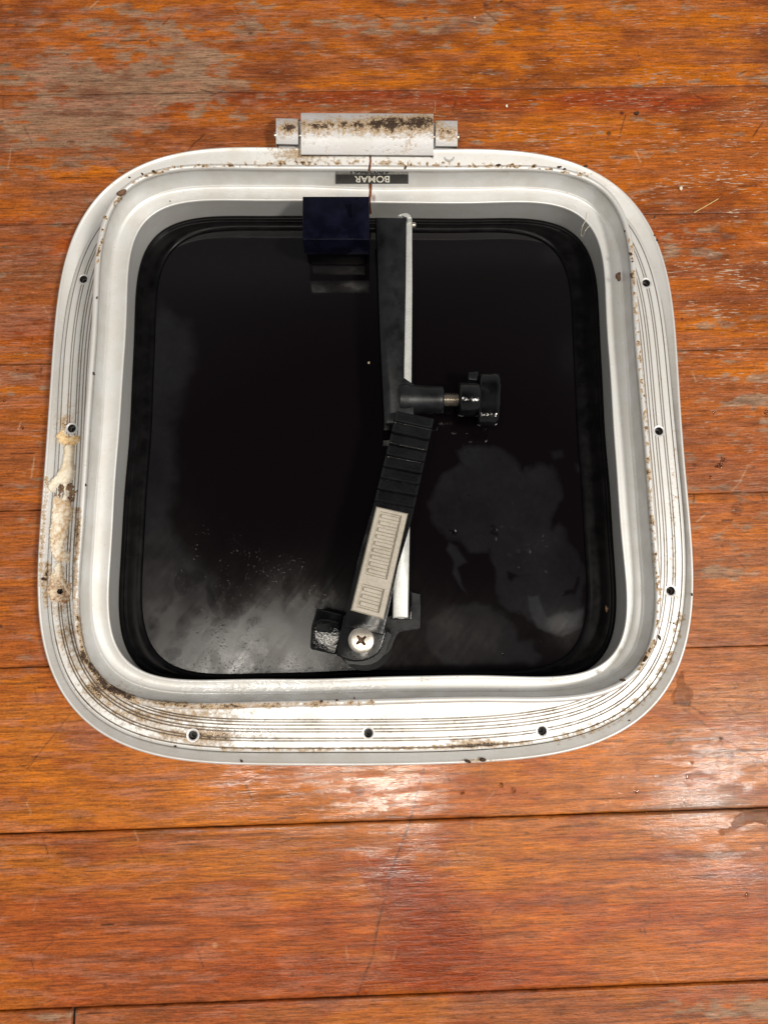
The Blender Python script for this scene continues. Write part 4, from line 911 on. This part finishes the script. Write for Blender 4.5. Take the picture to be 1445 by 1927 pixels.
def crumb(u, v, z, r, mat, label, cat='dirt crumb', name='dirt_crumb', group=None, flat=.6, st=1.0, ang=0.0):
    rs = random.Random(int(u*31+v*7)); bm = bmesh.new(); bmesh.ops.create_icosphere(bm, subdivisions=2, radius=1)
    ca, sa = math.cos(ang), math.sin(ang); a1 = [rs.uniform(.7, 1.35) for _ in range(6)]
    for q in bm.verts:
        k = 1+.32*math.sin(q.co.x*3.1*a1[0]+a1[1]*9)*math.cos(q.co.y*2.7*a1[2]+a1[3]*7)+.2*math.sin(q.co.z*5*a1[4]+a1[5]*5)
        x, y, zz_ = q.co.x*k*st, q.co.y*k, q.co.z*k*flat; q.co = Vector((x*ca-y*sa, x*sa+y*ca, zz_))*r
    zm = min(q.co.z for q in bm.verts)
    for q in bm.verts: q.co.z -= zm*.85
    o = bmobj(name, bm, mat, None, True); o.location = P1(u, v, z); return tag(o, label, cat, group)
ZT = .0458
for (a, b, r, st, an, z) in ((161,912,.0012,1.6,1.2,.0445),(244,334,.0009,1.3,.4,ZT),(268,327,.0010,1.6,.5,ZT),(289,322,.0011,1.4,.3,ZT),(1052,314.5,.0012,2.4,-.2,ZT),(1062,318,.0010,1.8,-.3,ZT),(1104,340,.0010,2.0,-1.3,.040),(1102,312,.0012,1.8,0,.0132),
                             (1005,312,.0009,1.6,1.4,ZT),(938,310,.0011,2.2,0,ZT),(1186,478,.0012,1.6,.6,ZT),(1187,519,.0012,2.0,1.4,ZT),(1176,435,.0015,1.1,0,.0440),(1190,492,.0008,1.2,0,ZT),(1231,409,.0011,1.2,0,.0125),(1236,452,.0012,1.4,1.2,.0125),(1231,443,.0010,1.2,0,.0125),
                             (183,560,.0009,1.5,1.5,ZT),(177,703,.0010,1.6,1.2,ZT),(145,1163,.0016,1.7,.9,.0445),(208,1299,.0012,1.6,.6,ZT),(1214,1240,.0016,2.2,-.9,ZT),(1171,1280,.0015,1.8,.4,ZT),(1240,1200,.0012,2.0,1.2,ZT),(83,1090,.0015,1.7,.4,.0120),
                             (634,1318,.0009,1.2,0,.0455),(605,1320,.0009,1.2,0,.0455),(667,1314,.0008,1.2,0,.0450),(880,1433,.0015,2.0,.1,.0128),(908,1430,.0017,2.4,.1,.0128),(1184,1357,.0012,1.5,.5,.0110),(770,255,.0014,1.6,1.2,.018),(725,249,.0013,2.2,.1,.019),(763,315,.0010,2.0,-1.2,.046),
                             (1267,1118+55,.0008,1.2,0,.013),(1301,1119,.0010,1.8,1.5,.013),(320,378,.0007,1.2,0,.0303),(330,1405,.0009,1.5,.3,.0112),(455,1433,.0010,1.6,.8,.0122)):
    pl = 'by the hinge' if (b < 300 and 500 < a < 900) else ('at the upper left corner' if a < 330 and b < 450 else 'at the upper right corner' if a > 1000 and b < 420 else 'along the top side' if b < 420 else 'on the right side' if a > 1160 and b < 1250 else
          'on the left side' if a < 190 and b < 1190 else 'at the lower left corner' if a < 400 else 'at the lower right corner' if a > 1100 else 'along the bottom side')
    crumb(a, b, z, r*.62, DIRT, 'tiny dark dirt crumb stuck on the silver frame '+pl, group='dark dirt crumbs stuck on the frame', st=st, ang=-an)
crumb(229, 362, .0458, .0020, CHIP, 'brown flake on the raised rim at the upper left corner of the frame', 'flake', 'brown_flake', st=1.6, ang=.3, flat=.3)
crumb(1163.5, 520, .0300, .0017, CHIP, 'flat brown flake on the ledge at the right inside the frame', 'flake', 'brown_flake', st=1.9, ang=1.4, flat=.25)
crumb(1280, 355, 0, .0012, PALE, 'pale white crumb on the boards right above the straw', 'crumb', 'pale_crumb', st=1.4, ang=1.2, flat=.6)
crumb(893, 33, 0, .0007, PALE, 'speck of white grit near the top edge of the picture', 'grit', 'pale_grit')
crumb(953, 200, 0, .0009, PALE, 'pale speck of grit on the red board beyond the hinge', 'grit', 'pale_grit', st=1.4, ang=1.3)
crumb(694, 683, .008, .0008, PALE, 'tan speck on the dark pane left of the support arm', 'speck', 'tan_speck')
crumb(1141, 1146, .0105, .0009, CHIP, 'small tan speck on the black gasket at the right', 'speck', 'tan_speck', st=2, ang=1.6)
crumb(1197, 214, 0, .0013, DIRT, 'dark red seed husk on the board right of the hinge', 'seed husk', 'seed_husk', st=1.4)
def arcpts(pl, z, k=8):
    P = np.array(pl, float); out = []
    n = len(P)
    for i in range(n-1):
        p0, p1, p2, p3 = P[max(i-1, 0)], P[i], P[i+1], P[min(i+2, n-1)]
        for j in range(k):
            t = j/k; out.append(.5*((2*p1)+(-p0+p2)*t+(2*p0-5*p1+4*p2-p3)*t*t+(-p0+3*p1-3*p2+p3)*t**3))
    out.append(P[-1]); out = np.array(out)
    zz_ = np.interp(np.linspace(0, 1, len(out)), np.linspace(0, 1, len(z)), z) if hasattr(z, '__len__') else np.full(len(out), z)
    return np.array([unproj([p], q)[0] for p, q in zip(out, zz_)])
def fibre(name, pl, z, r, mat, label, cat):
    P = arcpts(pl, z); c = P.mean(0); c[2] = P[:, 2].min(); o = tube(name, P-c, r, mat); o.location = c; return tag(o, label, cat)
fibre('straw', [(1305,400),(1328,387),(1352,373)], .0006, .00035, STRAW, 'thin straw stalk lying across the boards right of the frame corner', 'straw')
fibre('pale_fibre', [(1107,397),(1103,412),(1096,425),(1093,440)], [.0308,.0308,.0306,.024], .00018, HAIR, 'pale curved fibre on the ledge at the upper right inside the frame', 'fibre')
fibre('pale_fibre', [(1109,424),(1101,434),(1096,446),(1093,440)], [.0308,.0300,.022,.024], .00016, HAIR, 'short forked pale fibre hanging over the inner edge at upper right', 'fibre')
fibre('pale_fibre', [(818,188),(819,200),(817,212)], .0004, .00008, HAIR, 'short pale hair on the red board by the right end of the hinge', 'fibre')
fibre('dark_fibre', [(552,331),(563,324),(572,318)], [.0375,.0400,.0420], .00016, DIRT, 'fine dark hair on the inner wall left of the label', 'fibre')
